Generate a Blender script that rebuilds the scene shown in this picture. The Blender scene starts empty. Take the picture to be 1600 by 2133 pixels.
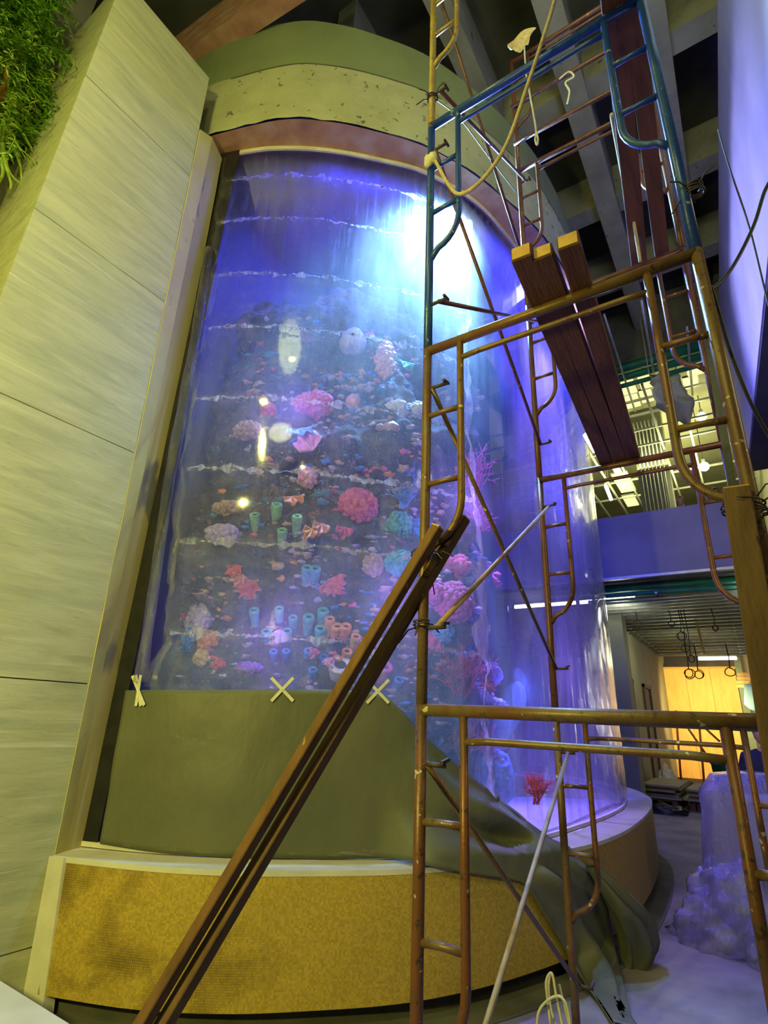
import bpy, bmesh, math, random
import numpy as np
from mathutils import Vector, Matrix, noise
random.seed(7)
sc = bpy.context.scene
COL = sc.collection
# ---------------------------------------------------------------- camera
CAM = np.array([1.105, -1.9458, 1.7027]); FPX = 1108.587
YAW, PITCH, ROLL = .5989, .3678, .0468
_f = np.array([-math.sin(YAW)*math.cos(PITCH), math.cos(YAW)*math.cos(PITCH), math.sin(PITCH)])
_r = np.array([math.cos(YAW), math.sin(YAW), 0.0]); _u = np.cross(_r, _f)
_r, _u = _r*math.cos(ROLL)+_u*math.sin(ROLL), -_r*math.sin(ROLL)+_u*math.cos(ROLL)
cam = bpy.data.cameras.new('camera'); camo = bpy.data.objects.new('camera', cam); COL.objects.link(camo)
cam.sensor_fit = 'VERTICAL'; cam.sensor_height = 36; cam.lens = FPX/2133*36; cam.clip_start = .02; cam.clip_end = 200
camo.matrix_world = Matrix(((_r[0], _u[0], -_f[0], CAM[0]), (_r[1], _u[1], -_f[1], CAM[1]), (_r[2], _u[2], -_f[2], CAM[2]), (0, 0, 0, 1)))
sc.camera = camo
# ---------------------------------------------------------------- view, world, large lights
sc.view_settings.view_transform = 'Standard'; sc.view_settings.look = 'None'
sc.view_settings.gamma = 1; sc.view_settings.exposure = 0.0; sc.view_settings.use_curve_mapping = False
try:
    sc.cycles.use_denoising = True; sc.cycles.denoiser = 'OPENIMAGEDENOISE'
except Exception: pass
sc.cycles.use_adaptive_sampling = True; sc.cycles.adaptive_threshold = .025
sc.cycles.max_bounces = 6; sc.cycles.diffuse_bounces = 3; sc.cycles.glossy_bounces = 3
sc.cycles.transmission_bounces = 4; sc.cycles.transparent_max_bounces = 24
sc.cycles.sample_clamp_indirect = 4; sc.cycles.caustics_reflective = False; sc.cycles.caustics_refractive = False
w = bpy.data.worlds.new('world'); sc.world = w; w.use_nodes = True
w.node_tree.nodes['Background'].inputs[0].default_value = (.55, .62, .5, 1); w.node_tree.nodes['Background'].inputs[1].default_value = .02
def lamp(name, kind, loc, col, power, size=.3, aim=None, spot=None, blend=.4, size_y=None):
    l = bpy.data.lights.new(name, kind); l.color = col; l.energy = power
    if kind == 'AREA':
        l.size = size
        if size_y: l.shape = 'RECTANGLE'; l.size_y = size_y
    else: l.shadow_soft_size = size
    if kind == 'SPOT': l.spot_size = math.radians(spot or 60); l.spot_blend = blend
    o = bpy.data.objects.new(name, l); COL.objects.link(o); o.location = loc
    if aim is not None: o.rotation_euler = (Vector(aim)-Vector(loc)).to_track_quat('-Z', 'Y').to_euler()
    return o
WARM = (1, .90, .17)
lamp('work_light_low', 'SPOT', (-.85, -3.5, 2.7), WARM, 520, .09, (-2.6, .6, 2.6), 125, .6)
lamp('work_light_mid', 'POINT', (-1.15, -2.25, 6.4), (1, .93, .18), 140, .10)
lamp('work_light_top', 'POINT', (-.93, -1.5, 8.3), (1, .92, .32), 24, .09)
lamp('work_light_front', 'POINT', (.48, -2.06, 4.15), (1, .90, .40), 26, .07)
lamp('hall_light', 'AREA', (1.0, -5.0, 6.5), (.95, 1, .38), 85, 1.2, (-.6, 2, 2.5)).data.shape = 'DISK'
lamp('ceiling_bounce', 'AREA', (1.6, -.5, 7.6), (1, 1, .40), 45, 1.0, (1.6, 4, 11))  # added upward lamp, stands in for work light bouncing onto the ceiling
lamp('right_hall_light', 'AREA', (4.2, 1.0, 4.5), (1, .80, .48), 42, 1.0, (0, 3.5, .4))
BLUE = (.05, .05, 1)
lamp('tank_blue_front', 'AREA', (-1.75, 1.75, 7.35), BLUE, 130, 1.2, (-1.5, 1.6, 0), size_y=.4)
lamp('tank_blue_mid', 'AREA', (-1.0, 3.3, 7.35), BLUE, 260, 1.6, (-.8, 3.2, 0), size_y=.5)
lamp('tank_blue_back', 'AREA', (-1.1, 5.6, 7.35), BLUE, 260, 1.6, (-.9, 5.4, 0), size_y=.5)
for k_, (x_, y_, z_, e_) in enumerate(((-2.3, 1.35, 6.2, 3), (-1.55, 1.85, 6.4, 14), (-1.15, 3.0, 5.6, 60), (-.95, 4.2, 4.4, 48), (-.95, 5.4, 5.6, 50), (-.95, 4.0, 2.2, 20), (-1.25, 1.72, 2.6, 13), (-1.95, 1.08, 2.3, 9), (-.92, 2.3, 3.6, 18), (-2.0, 1.12, 4.2, 10), (-.70, 3.1, 2.0, 18))):
    lamp('tank_blue_fill', 'POINT', (x_, y_, z_), BLUE if k_ < 5 else (.10, .16, 1) if k_ == 10 else (.40, .22, 1), e_, .25)  # unseen point lights added inside the tank to brighten film and reef
lamp('tank_flood', 'SPOT', (-1.16, 2.34, 7.05), (.38, .84, 1), 3300, .12, (-1.16+.5, 2.34-.55, 7.05-.62), 124, .75)
lamp('tank_spill_right', 'SPOT', (-1.4, 5.0, 6.9), (.45, .43, 1), 1500, .1, (2.0, 4.8, 7.4), 80, .7)
lamp('tank_spill_floor', 'SPOT', (-1.1, 4.2, 7.2), (.36, .22, 1), 3600, .08, (.7, 3.6, 0), 46, .6)
lamp('upper_hall_light', 'AREA', (-.3, 14, 8.3), (1, .98, .45), 260, 3, (-.3, 14.5, 12))
lamp('upper_hall_down', 'AREA', (-.3, 15, 8.2), (1, .98, .5), 120, 3, (-.3, 15, 0))
lamp('corridor_light', 'POINT', (-.3, 15, 3.6), (1, .97, .55), 55, .3)
lamp('tube_glow', 'POINT', (-1.1, 10.9, 4.15), (.95, 1, .8), 22, .2)
lamp('hoarding_light', 'SPOT', (-.2, 19.0, 2.6), (1, .72, .25), 900, .3, (-.5, 22, 2.2), 110, .6)
lamp('daylight_far', 'AREA', (1.6, 22.5, 2.5), (1, .95, .85), 90, 2, (1.0, 10, 1))

# ---------------------------------------------------------------- surveying: sight lines onto real surfaces
def sight(u, v):
    d = _f*FPX+_r*(u-800)-_u*(v-1066.5); return d/np.linalg.norm(d)
def onx(u, v, x): d = sight(u, v); return Vector(CAM+d*((x-CAM[0])/d[0]))
def ony(u, v, y): d = sight(u, v); return Vector(CAM+d*((y-CAM[1])/d[1]))
def onz(u, v, z): d = sight(u, v); return Vector(CAM+d*((z-CAM[2])/d[2]))
# plan curves, walked from the left wall round to the back
GLASS = [(-2.95, .40), (-2.42, .62), (-1.90, .96), (-1.43, 1.385), (-1.07, 1.78), (-.74, 2.42), (-.60, 3.1), (-.52, 3.85), (-.46, 4.6), (-.45, 5.3), (-.50, 6.0), (-.70, 7.0), (-1.2, 8.0), (-2.0, 8.7), (-3.0, 9.0)]
OUTER = [(-2.74, .19), (-2.13, .45), (-1.71, .72), (-1.36, 1.04), (-.92, 1.54), (-.57, 2.2), (-.27, 3.1), (-.16, 3.8), (-.13, 4.5), (-.16, 5.5), (-.25, 6.5), (-.45, 7.5), (-1.0, 8.6), (-2.0, 9.35), (-3.2, 9.6)]
def catmull(P, n=10):
    out = []
    for i in range(len(P)-1):
        a, b, c, d = [Vector(P[max(0, min(len(P)-1, k))]) for k in (i-1, i, i+1, i+2)]
        for j in range(n):
            t = j/n
            out.append(.5*((2*b)+(c-a)*t+(2*a-5*b+4*c-d)*t*t+(3*b-a-3*c+d)*t**3))
    out.append(Vector(P[-1])); return out
class Curve:
    def __init__(s, P, n=10):
        s.p = catmull([(x, y) for x, y in P], n)
        s.s = [0.0]
        for a, b in zip(s.p, s.p[1:]): s.s.append(s.s[-1]+(b-a).length)
        s.L = s.s[-1]
        s.nrm = []
        for i in range(len(s.p)):
            t = (s.p[min(i+1, len(s.p)-1)]-s.p[max(i-1, 0)]).normalized(); s.nrm.append(Vector((t.y, -t.x)))
    def at(s, q, off=0.0):
        q = max(0, min(s.L-1e-6, q)); i = max(0, int(np.searchsorted(s.s, q, 'right'))-1); i = min(i, len(s.p)-2)
        t = (q-s.s[i])/(s.s[i+1]-s.s[i]); n = s.nrm[i].lerp(s.nrm[i+1], t).normalized()
        return s.p[i].lerp(s.p[i+1], t)+n*off, n
    def hit(s, u, v, off=0.0):
        """first place where a sight line meets the upright surface standing `off` outside this curve -> (q, point, outward)"""
        d = sight(u, v); o = Vector(CAM[:2]); dd = Vector(d[:2]); best = None
        pts = [p+n*off for p, n in zip(s.p, s.nrm)]
        for i in range(len(pts)-1):
            e = pts[i+1]-pts[i]; den = dd.x*e.y-dd.y*e.x
            if abs(den) < 1e-9: continue
            w_ = pts[i]-o; t = (w_.x*e.y-w_.y*e.x)/den; k = (w_.x*dd.y-w_.y*dd.x)/den
            if t > 0 and -1e-6 <= k <= 1+1e-6 and (best is None or t < best[0]): best = (t, i, k)
        if best is None: return None
        t, i, k = best
        return s.s[i]+k*(s.s[i+1]-s.s[i]), Vector(CAM+d*t), s.nrm[i]
GL, OU = Curve(GLASS), Curve(OUTER)
CR = Curve([(-3.75, .02), (-3.35, .08), (-2.93, .165)]+OUTER[1:]); CI = Curve([(-3.75, .30), (-3.4, .33)]+GLASS)
def ghit(u, v, off=0.0):
    h = GL.hit(u, v, off)
    while h is None: u -= 2; h = GL.hit(u, v, off)
    return h
def zq(c, q, z, off=0.0):
    p, n = c.at(q, off); return Vector((p.x, p.y, z))
# ---------------------------------------------------------------- object helpers
def tag(o, label=None, cat=None, group=None, kind=None):
    if label: o['label'] = label
    if cat: o['category'] = cat
    if group: o['group'] = group
    if kind: o['kind'] = kind
    return o
def thing(name, label, cat, loc=(0, 0, 0), group=None, kind=None):
    o = bpy.data.objects.new(name, None); COL.objects.link(o); o.location = loc; o.empty_display_size = .1
    return tag(o, label, cat, group, kind)
class MB:
    def __init__(s): s.v = []; s.f = []
    def add(s, vs, fs):
        b = len(s.v); s.v += [tuple(x) for x in vs]; s.f += [tuple(i+b for i in f) for f in fs]; return s
    def box(s, a, b):
        x0, y0, z0 = a; x1, y1, z1 = b
        return s.hexa([(x0, y0, z0), (x1, y0, z0), (x1, y1, z0), (x0, y1, z0), (x0, y0, z1), (x1, y0, z1), (x1, y1, z1), (x0, y1, z1)])
    def hexa(s, c): return s.add(c, [(3, 2, 1, 0), (4, 5, 6, 7), (0, 1, 5, 4), (1, 2, 6, 5), (2, 3, 7, 6), (3, 0, 4, 7)])
    def beam(s, a, b, w_, h, up=(0, 0, 1), seg=1):
        a, b = Vector(a), Vector(b); d = (b-a).normalized(); r = d.cross(Vector(up)).normalized()*w_/2; u = r.cross(d).normalized()*h/2
        return s.hexa([a-r-u, a+r-u, b+r-u, b-r-u, a-r+u, a+r+u, b+r+u, b-r+u])
    def tube(s, pts, r, n=10, cap=True):
        pts = [Vector(p) for p in pts]; rr = r if isinstance(r, (list, tuple)) else [r]*len(pts); rings = []; prev = None
        for i, p in enumerate(pts):
            t = (pts[min(i+1, len(pts)-1)]-pts[max(i-1, 0)]).normalized()
            if prev is None:
                a = Vector((0, 0, 1)) if abs(t.z) < .9 else Vector((1, 0, 0)); x = t.cross(a).normalized()
            else: x = (prev-t*prev.dot(t)).normalized()
            prev = x; y = t.cross(x)
            rings.append([p+(x*math.cos(2*math.pi*k/n)+y*math.sin(2*math.pi*k/n))*rr[i] for k in range(n)])
        vs = [q for ring in rings for q in ring]; fs = []
        for i in range(len(rings)-1):
            for k in range(n): fs.append((i*n+k, i*n+(k+1) % n, (i+1)*n+(k+1) % n, (i+1)*n+k))
        if cap: fs += [tuple(range(n))[::-1], tuple((len(rings)-1)*n+k for k in range(n))]
        return s.add(vs, fs)
    def lathe(s, base, axis, prof, n=16):
        axis = Vector(axis).normalized(); a = Vector((0, 0, 1)) if abs(axis.z) < .9 else Vector((1, 0, 0))
        x = axis.cross(a).normalized(); y = axis.cross(x); base = Vector(base)
        vs = [base+axis*h+(x*math.cos(2*math.pi*k/n)+y*math.sin(2*math.pi*k/n))*r for r, h in prof for k in range(n)]
        fs = [(i*n+k, i*n+(k+1) % n, (i+1)*n+(k+1) % n, (i+1)*n+k) for i in range(len(prof)-1) for k in range(n)]
        return s.add(vs, fs)
    def grid(s, rows, skip=None):
        m = len(rows[0]); vs = [p for r in rows for p in r]
        fs = [(i*m+j, i*m+j+1, (i+1)*m+j+1, (i+1)*m+j) for i in range(len(rows)-1) for j in range(m-1) if not (skip and skip(i, j))]
        return s.add(vs, fs)
    def ball(s, c, r, seed=0, bump=0.0, freq=3.0, n=14, sc_=(1, 1, 1), rot=None):
        c = Vector(c); vs = []; fs = []; m = max(6, n//2+2)
        for i in range(m+1):
            th = math.pi*i/m
            for k in range(n):
                ph = 2*math.pi*k/n; d = Vector((math.sin(th)*math.cos(ph), math.sin(th)*math.sin(ph), math.cos(th)))
                q = 1+bump*noise.noise(d*freq+Vector((seed*7.1, seed*3.3, 0)))
                e = Vector((d.x*sc_[0], d.y*sc_[1], d.z*sc_[2]))*r*q
                if rot is not None: e = rot @ e
                vs.append(c+e)
        for i in range(m):
            for k in range(n): fs.append((i*n+k, (i+1)*n+k, (i+1)*n+(k+1) % n, i*n+(k+1) % n))
        return s.add(vs, fs)
    def build(s, name, m, parent=None, smooth=False, mods=None):
        me = bpy.data.meshes.new(name); me.from_pydata(s.v, [], s.f); me.update()
        o = bpy.data.objects.new(name, me); COL.objects.link(o)
        if m is not None: me.materials.append(m)
        if smooth: me.polygons.foreach_set('use_smooth', [True]*len(me.polygons))
        if parent is not None:
            o.parent = parent; o.matrix_parent_inverse = Matrix.Translation(parent.location).inverted()
        bm = bmesh.new(); bm.from_mesh(me); bmesh.ops.recalc_face_normals(bm, faces=bm.faces); bm.to_mesh(me); bm.free()
        for k in (mods or []): k(o)
        return o
def solid(t, off=0): 
    def f(o): m = o.modifiers.new('thickness', 'SOLIDIFY'); m.thickness = t; m.offset = off
    return f
def bevel(wd, seg=2):
    def f(o): m = o.modifiers.new('bevel', 'BEVEL'); m.width = wd; m.segments = seg; m.limit_method = 'ANGLE'
    return f
def subsurf(l=1):
    def f(o): m = o.modifiers.new('subdivision', 'SUBSURF'); m.levels = l; m.render_levels = l
    return f
def struct(o, label, cat): return tag(o, label, cat, kind='structure')
def prism(c, z0, z1, off=0.0, q0=0.0, q1=None, n=80, thick=None):
    """upright band along plan curve c"""
    q1 = c.L if q1 is None else q1; m = MB()
    qs = [q0+(q1-q0)*i/n for i in range(n+1)]
    if thick is None: return m.grid([[zq(c, q, z, off) for q in qs] for z in (z0, z1)])
    o0 = [[zq(c, q, z0, off) for q in qs], [zq(c, q, z1, off) for q in qs], [zq(c, q, z1, off-thick) for q in qs], [zq(c, q, z0, off-thick) for q in qs], [zq(c, q, z0, off) for q in qs]]
    m.grid(o0); k = n+1
    m.f += [(0, k, 2*k, 3*k), (k-1, 4*k-1, 3*k-1, 2*k-1)]
    return m
# ---------------------------------------------------------------- materials
def nt(name):
    m = bpy.data.materials.new(name); m.use_nodes = True; t = m.node_tree
    return m, t, t.nodes['Principled BSDF'], t.nodes['Material Output']
def N(t, kind, **kw):
    n = t.nodes.new(kind)
    for k, v in kw.items():
        if k.startswith('i_'): n.inputs[int(k[2:]) if k[2:].isdigit() else k[2:].replace('_', ' ')].default_value = v
        else: setattr(n, k, v)
    return n
def pos(t, scale=(1, 1, 1), rot=(0, 0, 0)):
    g = N(t, 'ShaderNodeNewGeometry'); mp = N(t, 'ShaderNodeMapping'); mp.inputs['Scale'].default_value = scale; mp.inputs['Rotation'].default_value = rot
    t.links.new(g.outputs['Position'], mp.inputs['Vector']); return mp.outputs[0]
def ns(t, vec, scale, detail=4, rough=.55, dist=0.0):
    n = N(t, 'ShaderNodeTexNoise'); n.inputs['Scale'].default_value = scale; n.inputs['Detail'].default_value = detail
    n.inputs['Roughness'].default_value = rough; n.inputs['Distortion'].default_value = dist
    t.links.new(vec, n.inputs['Vector']); return n.outputs[0]
def ramp(t, fac, stops):
    r = N(t, 'ShaderNodeValToRGB'); e = r.color_ramp.elements
    while len(e) < len(stops): e.new(.5)
    for k, (p_, c) in enumerate(stops): e[k].position = p_; e[k].color = (*c, 1) if len(c) == 3 else c
    t.links.new(fac, r.inputs[0]); return r.outputs[0]
def mixc(t, fac, a, b, mode='MIX'):
    n = N(t, 'ShaderNodeMix', data_type='RGBA', blend_type=mode)
    for sock, val in ((n.inputs[0], fac), (n.inputs[6], a), (n.inputs[7], b)):
        if hasattr(val, 'is_output') or hasattr(val, 'links'): t.links.new(val, sock)
        elif isinstance(val, (int, float)): sock.default_value = val
        else: sock.default_value = (*val, 1)
    return n.outputs[2]
def bump(t, b, h, s=.3, d=.02):
    n = N(t, 'ShaderNodeBump'); n.inputs['Strength'].default_value = s; n.inputs['Distance'].default_value = d
    t.links.new(h, n.inputs['Height']); t.links.new(n.outputs[0], b.inputs['Normal']); return n
def BW(v): return (v, v, v)
def mat(name, c1, c2=None, scale=5, rough=.6, metal=0, bmp=.15, bd=.01, stretch=(1, 1, 1), c3=None, spots=None, spec=.4, detail=5, coat=0):
    m, t, b, o = nt(name); v = pos(t, stretch); f = ns(t, v, scale, detail)
    c2 = c2 or tuple(x*.72 for x in c1)
    st = [(.3, c2), (.62, c1)] if c3 is None else [(.28, c2), (.5, c1), (.72, c3)]
    c = ramp(t, f, st)
    if spots:
        f2 = ns(t, pos(t, stretch), spots[0], 3); c = mixc(t, ramp(t, f2, [(spots[2], BW(0)), (min(1, spots[2]+.05), BW(1))]), c, spots[1])
    t.links.new(c, b.inputs['Base Color']); b.inputs['Roughness'].default_value = rough; b.inputs['Metallic'].default_value = metal
    b.inputs['Specular IOR Level'].default_value = spec; b.inputs['Coat Weight'].default_value = coat
    if bmp: bump(t, b, ns(t, pos(t, stretch), scale*4, 4), bmp, bd)
    return m
def paint(name, base, worn, fleck=(.55, .5, .35), amt=.52, rough=.42):
    """painted, worn steel tube: paint, rust where it has gone, splashes of plaster"""
    m, t, b, o = nt(name); v = pos(t)
    c = ramp(t, ns(t, pos(t, (1, 1, .55)), 7, 6, .65), [(amt-.1, worn), (amt+.06, base)])
    c = mixc(t, ramp(t, ns(t, v, 38, 3), [(.60, BW(0)), (.66, BW(1))]), c, tuple(x*.55 for x in worn))
    c = mixc(t, ramp(t, ns(t, v, 26, 2, .5), [(.69, BW(0)), (.72, BW(1))]), c, fleck)
    t.links.new(c, b.inputs['Base Color']); b.inputs['Roughness'].default_value = rough; b.inputs['Metallic'].default_value = .15
    bump(t, b, ns(t, v, 60, 3), .25, .004); return m
def emit(name, col, s):
    m, t, b, o = nt(name); b.inputs['Base Color'].default_value = (*col, 1); b.inputs['Emission Color'].default_value = (*col, 1); b.inputs['Emission Strength'].default_value = s
    return m
M = {}
M['concrete'] = mat('concrete', (.34, .33, .28), (.22, .21, .18), 3, .85, bmp=.4, spots=(9, (.13, .12, .10), .66))
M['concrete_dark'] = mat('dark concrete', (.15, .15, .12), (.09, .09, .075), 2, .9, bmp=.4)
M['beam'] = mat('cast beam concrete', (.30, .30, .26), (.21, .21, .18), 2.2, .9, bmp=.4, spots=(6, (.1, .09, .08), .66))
M['floor'] = mat('dusty screed', (.24, .215, .22), (.15, .135, .14), 1.9, .75, bmp=.4, c3=(.31, .28, .29), spots=(7, (.22, .21, .2), .66))
M['jamb_raw'] = mat('raw render', (.52, .45, .19), (.41, .35, .14), 1.4, .9, bmp=.4, stretch=(1, 1, .5), spots=(2.3, (.22, .20, .15), .58))
M['jamb_yellow'] = mat('yellow primer', (.66, .60, .20), (.56, .50, .16), 2, .7, bmp=.2, spots=(3, (.36, .29, .12), .66))
M['under'] = mat('brown red primer', (.42, .22, .15), (.30, .15, .11), 4, .8, bmp=.4, c3=(.45, .33, .30), stretch=(1, 1, 3))
M['ring'] = mat('rough ring render', (.42, .43, .27), (.33, .34, .20), 2.5, .9, bmp=.6, bd=.02, spots=(11, (.12, .12, .08), .63))
M['drum'] = mat('smooth green render', (.22, .265, .14), (.17, .205, .105), 1.2, .85, bmp=.1)
M['ledge'] = mat('pale plaster ledge', (.66, .64, .54), (.54, .52, .44), 4, .8, bmp=.3)
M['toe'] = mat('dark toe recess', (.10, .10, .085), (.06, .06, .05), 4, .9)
M['black'] = mat('black rubber', (.02, .02, .022), (.012, .012, .014), 8, .35, bmp=.1)
M['tarp'] = mat('olive tarpaulin', (.145, .15, .10), (.10, .108, .07), 1.3, .5, bmp=.28, bd=.05, spec=.3, stretch=(1, 1, .6))
M['rope'] = mat('tan rope', (.55, .44, .26), (.38, .29, .16), 40, .9, bmp=.6, bd=.004)
M['twine'] = mat('pale twine', (.66, .62, .40), (.5, .46, .3), 50, .9)
M['cable'] = mat('black cable', (.02, .02, .02), (.03, .026, .02), 30, .5)
M['wire'] = mat('rusty wire', (.06, .04, .03), (.03, .02, .016), 30, .6)
M['plank'] = mat('red brown plank', (.15, .058, .044), (.095, .036, .028), 5, .8, bmp=.5, stretch=(5, .6, 5), spots=(16, (.06, .03, .02), .68))
M['plank_end'] = mat('sawn plank end', (.55, .36, .10), (.42, .25, .07), 14, .8)
M['timber'] = mat('weathered timber', (.15, .075, .028), (.085, .04, .016), 5, .75, bmp=.5, stretch=(3, 3, .8), spots=(14, (.30, .24, .10), .70))
M['timber_pale'] = mat('pale timber', (.15, .085, .034), (.10, .052, .02), 5, .75, bmp=.5, stretch=(3, 3, .8))
M['tape'] = mat('masking tape', (.72, .70, .52), (.62, .60, .44), 20, .7)
M['white_metal'] = mat('galvanised steel', (.55, .56, .5), (.42, .43, .38), 8, .4, .5, bmp=.05)
M['joist'] = mat('dull joist steel', (.22, .23, .19), (.15, .16, .13), 6, .5, .4, bmp=.05)
M['green'] = mat('green pipe', (.02, .20, .11), (.012, .13, .075), 4, .5)
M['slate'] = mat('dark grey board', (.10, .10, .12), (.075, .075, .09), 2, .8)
M['tube_on'] = emit('fluorescent tube glow', (1, 1, .93), 9)
M['bulb_on'] = emit('bulb glow', (1, 1, .6), 14)
M['panel_on'] = emit('cream light panel', (1, .93, .42), 1.0)
# frames
M['rust'] = paint('rusty scaffold paint', (.13, .058, .028), (.15, .10, .04))
M['rust_low'] = paint('orange rust scaffold paint', (.16, .058, .022), (.10, .055, .034), (.42, .38, .28))
M['mustard'] = paint('mustard scaffold paint', (.15, .092, .025), (.135, .06, .028), (.42, .37, .22))
M['blue'] = paint('blue scaffold paint', (.016, .06, .29), (.035, .10, .26), (.30, .34, .27), .45, .35)
M['cream'] = paint('ochre scaffold paint', (.45, .33, .09), (.34, .22, .07), (.6, .55, .38))
M['far_red'] = paint('red brown scaffold paint', (.14, .05, .035), (.10, .036, .024), (.3, .22, .16))
def stone():
    m, t, b, o = nt('veined stone cladding')
    v = pos(t, (1, .35, 2.6), (.10, 0, 0)); f = ns(t, v, 5, 8, .62, .6)
    c = ramp(t, f, [(.30, (.34, .365, .225)), (.5, (.43, .45, .28)), (.70, (.52, .53, .335))])
    f2 = ns(t, pos(t, (1, .12, 3.2), (.14, 0, 0)), 5, 7, .7, 1.2); c = mixc(t, ramp(t, f2, [(.58, BW(0)), (.70, BW(.45))]), c, (.78, .77, .62))
    f3 = ns(t, pos(t, (1, .3, 2.), (.1, 0, 0)), 30, 4, .7); c = mixc(t, ramp(t, f3, [(.62, BW(0)), (.72, BW(.55))]), c, (.18, .19, .15))
    t.links.new(c, b.inputs['Base Color']); b.inputs['Roughness'].default_value = .55; bump(t, b, f3, .3, .006); return m
M['stone'] = stone()
def mapr(t, sock, a, b):
    n = N(t, 'ShaderNodeMapRange'); n.inputs[1].default_value = a; n.inputs[2].default_value = b; t.links.new(sock, n.inputs[0]); return n.outputs[0]
def mosaic():
    m, t, b, o = nt('gold mosaic tile')
    uv = N(t, 'ShaderNodeUVMap'); br = N(t, 'ShaderNodeTexBrick'); br.offset = 0; br.inputs['Scale'].default_value = 1
    for k, v in (('Brick Width', .0125), ('Row Height', .0125), ('Mortar Size', .0014), ('Mortar Smooth', .2)): br.inputs[k].default_value = v
    br.inputs['Color1'].default_value = (.50, .36, .05, 1); br.inputs['Color2'].default_value = (.44, .31, .042, 1); br.inputs['Mortar'].default_value = (.44, .31, .08, 1)
    t.links.new(uv.outputs[0], br.inputs['Vector'])
    v = pos(t)
    patch = ramp(t, ns(t, pos(t, (1, 1, 1.2)), 2.1, 4, .55, .4), [(.49, BW(0)), (.68, BW(1))])
    sx = N(t, 'ShaderNodeSeparateXYZ'); t.links.new(v, sx.inputs[0]); patch = mixc(t, 1.0, patch, ramp(t, mapr(t, sx.outputs[0], -3, 1), [(.28, BW(1)), (.45, BW(.12))]), 'MULTIPLY')      # grout smeared away in blotches
    fine = N(t, 'ShaderNodeTexWhiteNoise', noise_dimensions='2D'); sn = N(t, 'ShaderNodeVectorMath', operation='SNAP'); sn.inputs[1].default_value = (.0125, .0125, 1)
    t.links.new(uv.outputs[0], sn.inputs[0]); t.links.new(sn.outputs[0], fine.inputs['Vector'])
    gap = mixc(t, br.outputs['Fac'], BW(0), BW(1))
    dk = mixc(t, 1.0, gap, patch, 'MULTIPLY'); c = mixc(t, dk, br.outputs['Color'], (.07, .045, .02))
    tone = ramp(t, fine.outputs[0], [(.0, BW(.80)), (1, BW(1.12))]); c = mixc(t, 1.0, c, tone, 'MULTIPLY')
    c = mixc(t, mixc(t, 1.0, patch, BW(.66), 'MULTIPLY'), c, (.15, .10, .028))
    t.links.new(c, b.inputs['Base Color']); b.inputs['Roughness'].default_value = .5; b.inputs['Specular IOR Level'].default_value = .25
    return m
M['mosaic'] = mosaic()
def board(name, c, rough=.8): return mat(name, c, tuple(x*.8 for x in c), 1.2, rough, bmp=.1)
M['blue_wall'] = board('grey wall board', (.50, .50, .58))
M['fascia'] = board('fascia plaster', (.33, .33, .42))
M['wall_grey'] = board('grey corridor render', (.22, .225, .17))
M['olive_wall'] = board('olive upper wall', (.36, .35, .22))
M['ply'] = mat('orange plywood', (.75, .45, .15), (.62, .36, .11), 2, .7, bmp=.1, stretch=(3, 1, .7))
M['orange'] = mat('orange paint', (.75, .22, .05), (.55, .15, .04), 5, .5)
M['tarp_blue'] = mat('blue sheet', (.25, .5, .8), (.2, .42, .7), 3, .5)
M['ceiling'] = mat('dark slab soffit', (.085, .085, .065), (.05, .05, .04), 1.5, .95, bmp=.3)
def reefmat():
    m, t, b, o = nt('reef rock'); v = pos(t)
    c = ramp(t, ns(t, v, 3.2, 8, .65), [(.34, (.02, .018, .025)), (.52, (.10, .085, .11)), (.72, (.24, .19, .24))])
    for sc_, th, col in ((2.3, .60, (.34, .16, .34)), (3.7, .62, (.42, .20, .12)), (5.1, .61, (.16, .22, .40)), (7.3, .63, (.50, .42, .46)), (4.4, .64, (.45, .10, .20))):
        c = mixc(t, ramp(t, ns(t, pos(t, (1, 1, 1.3), (sc_, 0, sc_)), sc_, 6, .7, .5), [(th, BW(0)), (th+.06, BW(.85))]), c, col)
    t.links.new(c, b.inputs['Base Color']); b.inputs['Roughness'].default_value = .9; bump(t, b, ns(t, v, 14, 8, .7), 1.0, .06); return m
M['reef'] = reefmat()
M['backdrop'] = board('dark blue tank backdrop', (.05, .055, .14))
def schlick(t, f0=.04, k=1.0):
    lw = N(t, 'ShaderNodeLayerWeight'); lw.inputs[0].default_value = .5
    p = N(t, 'ShaderNodeMath', operation='POWER'); t.links.new(lw.outputs['Facing'], p.inputs[0]); p.inputs[1].default_value = 4.5
    a = N(t, 'ShaderNodeMath', operation='MULTIPLY_ADD', use_clamp=True); t.links.new(p.outputs[0], a.inputs[0]); a.inputs[1].default_value = k*(1-f0); a.inputs[2].default_value = f0*k
    return a
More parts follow.
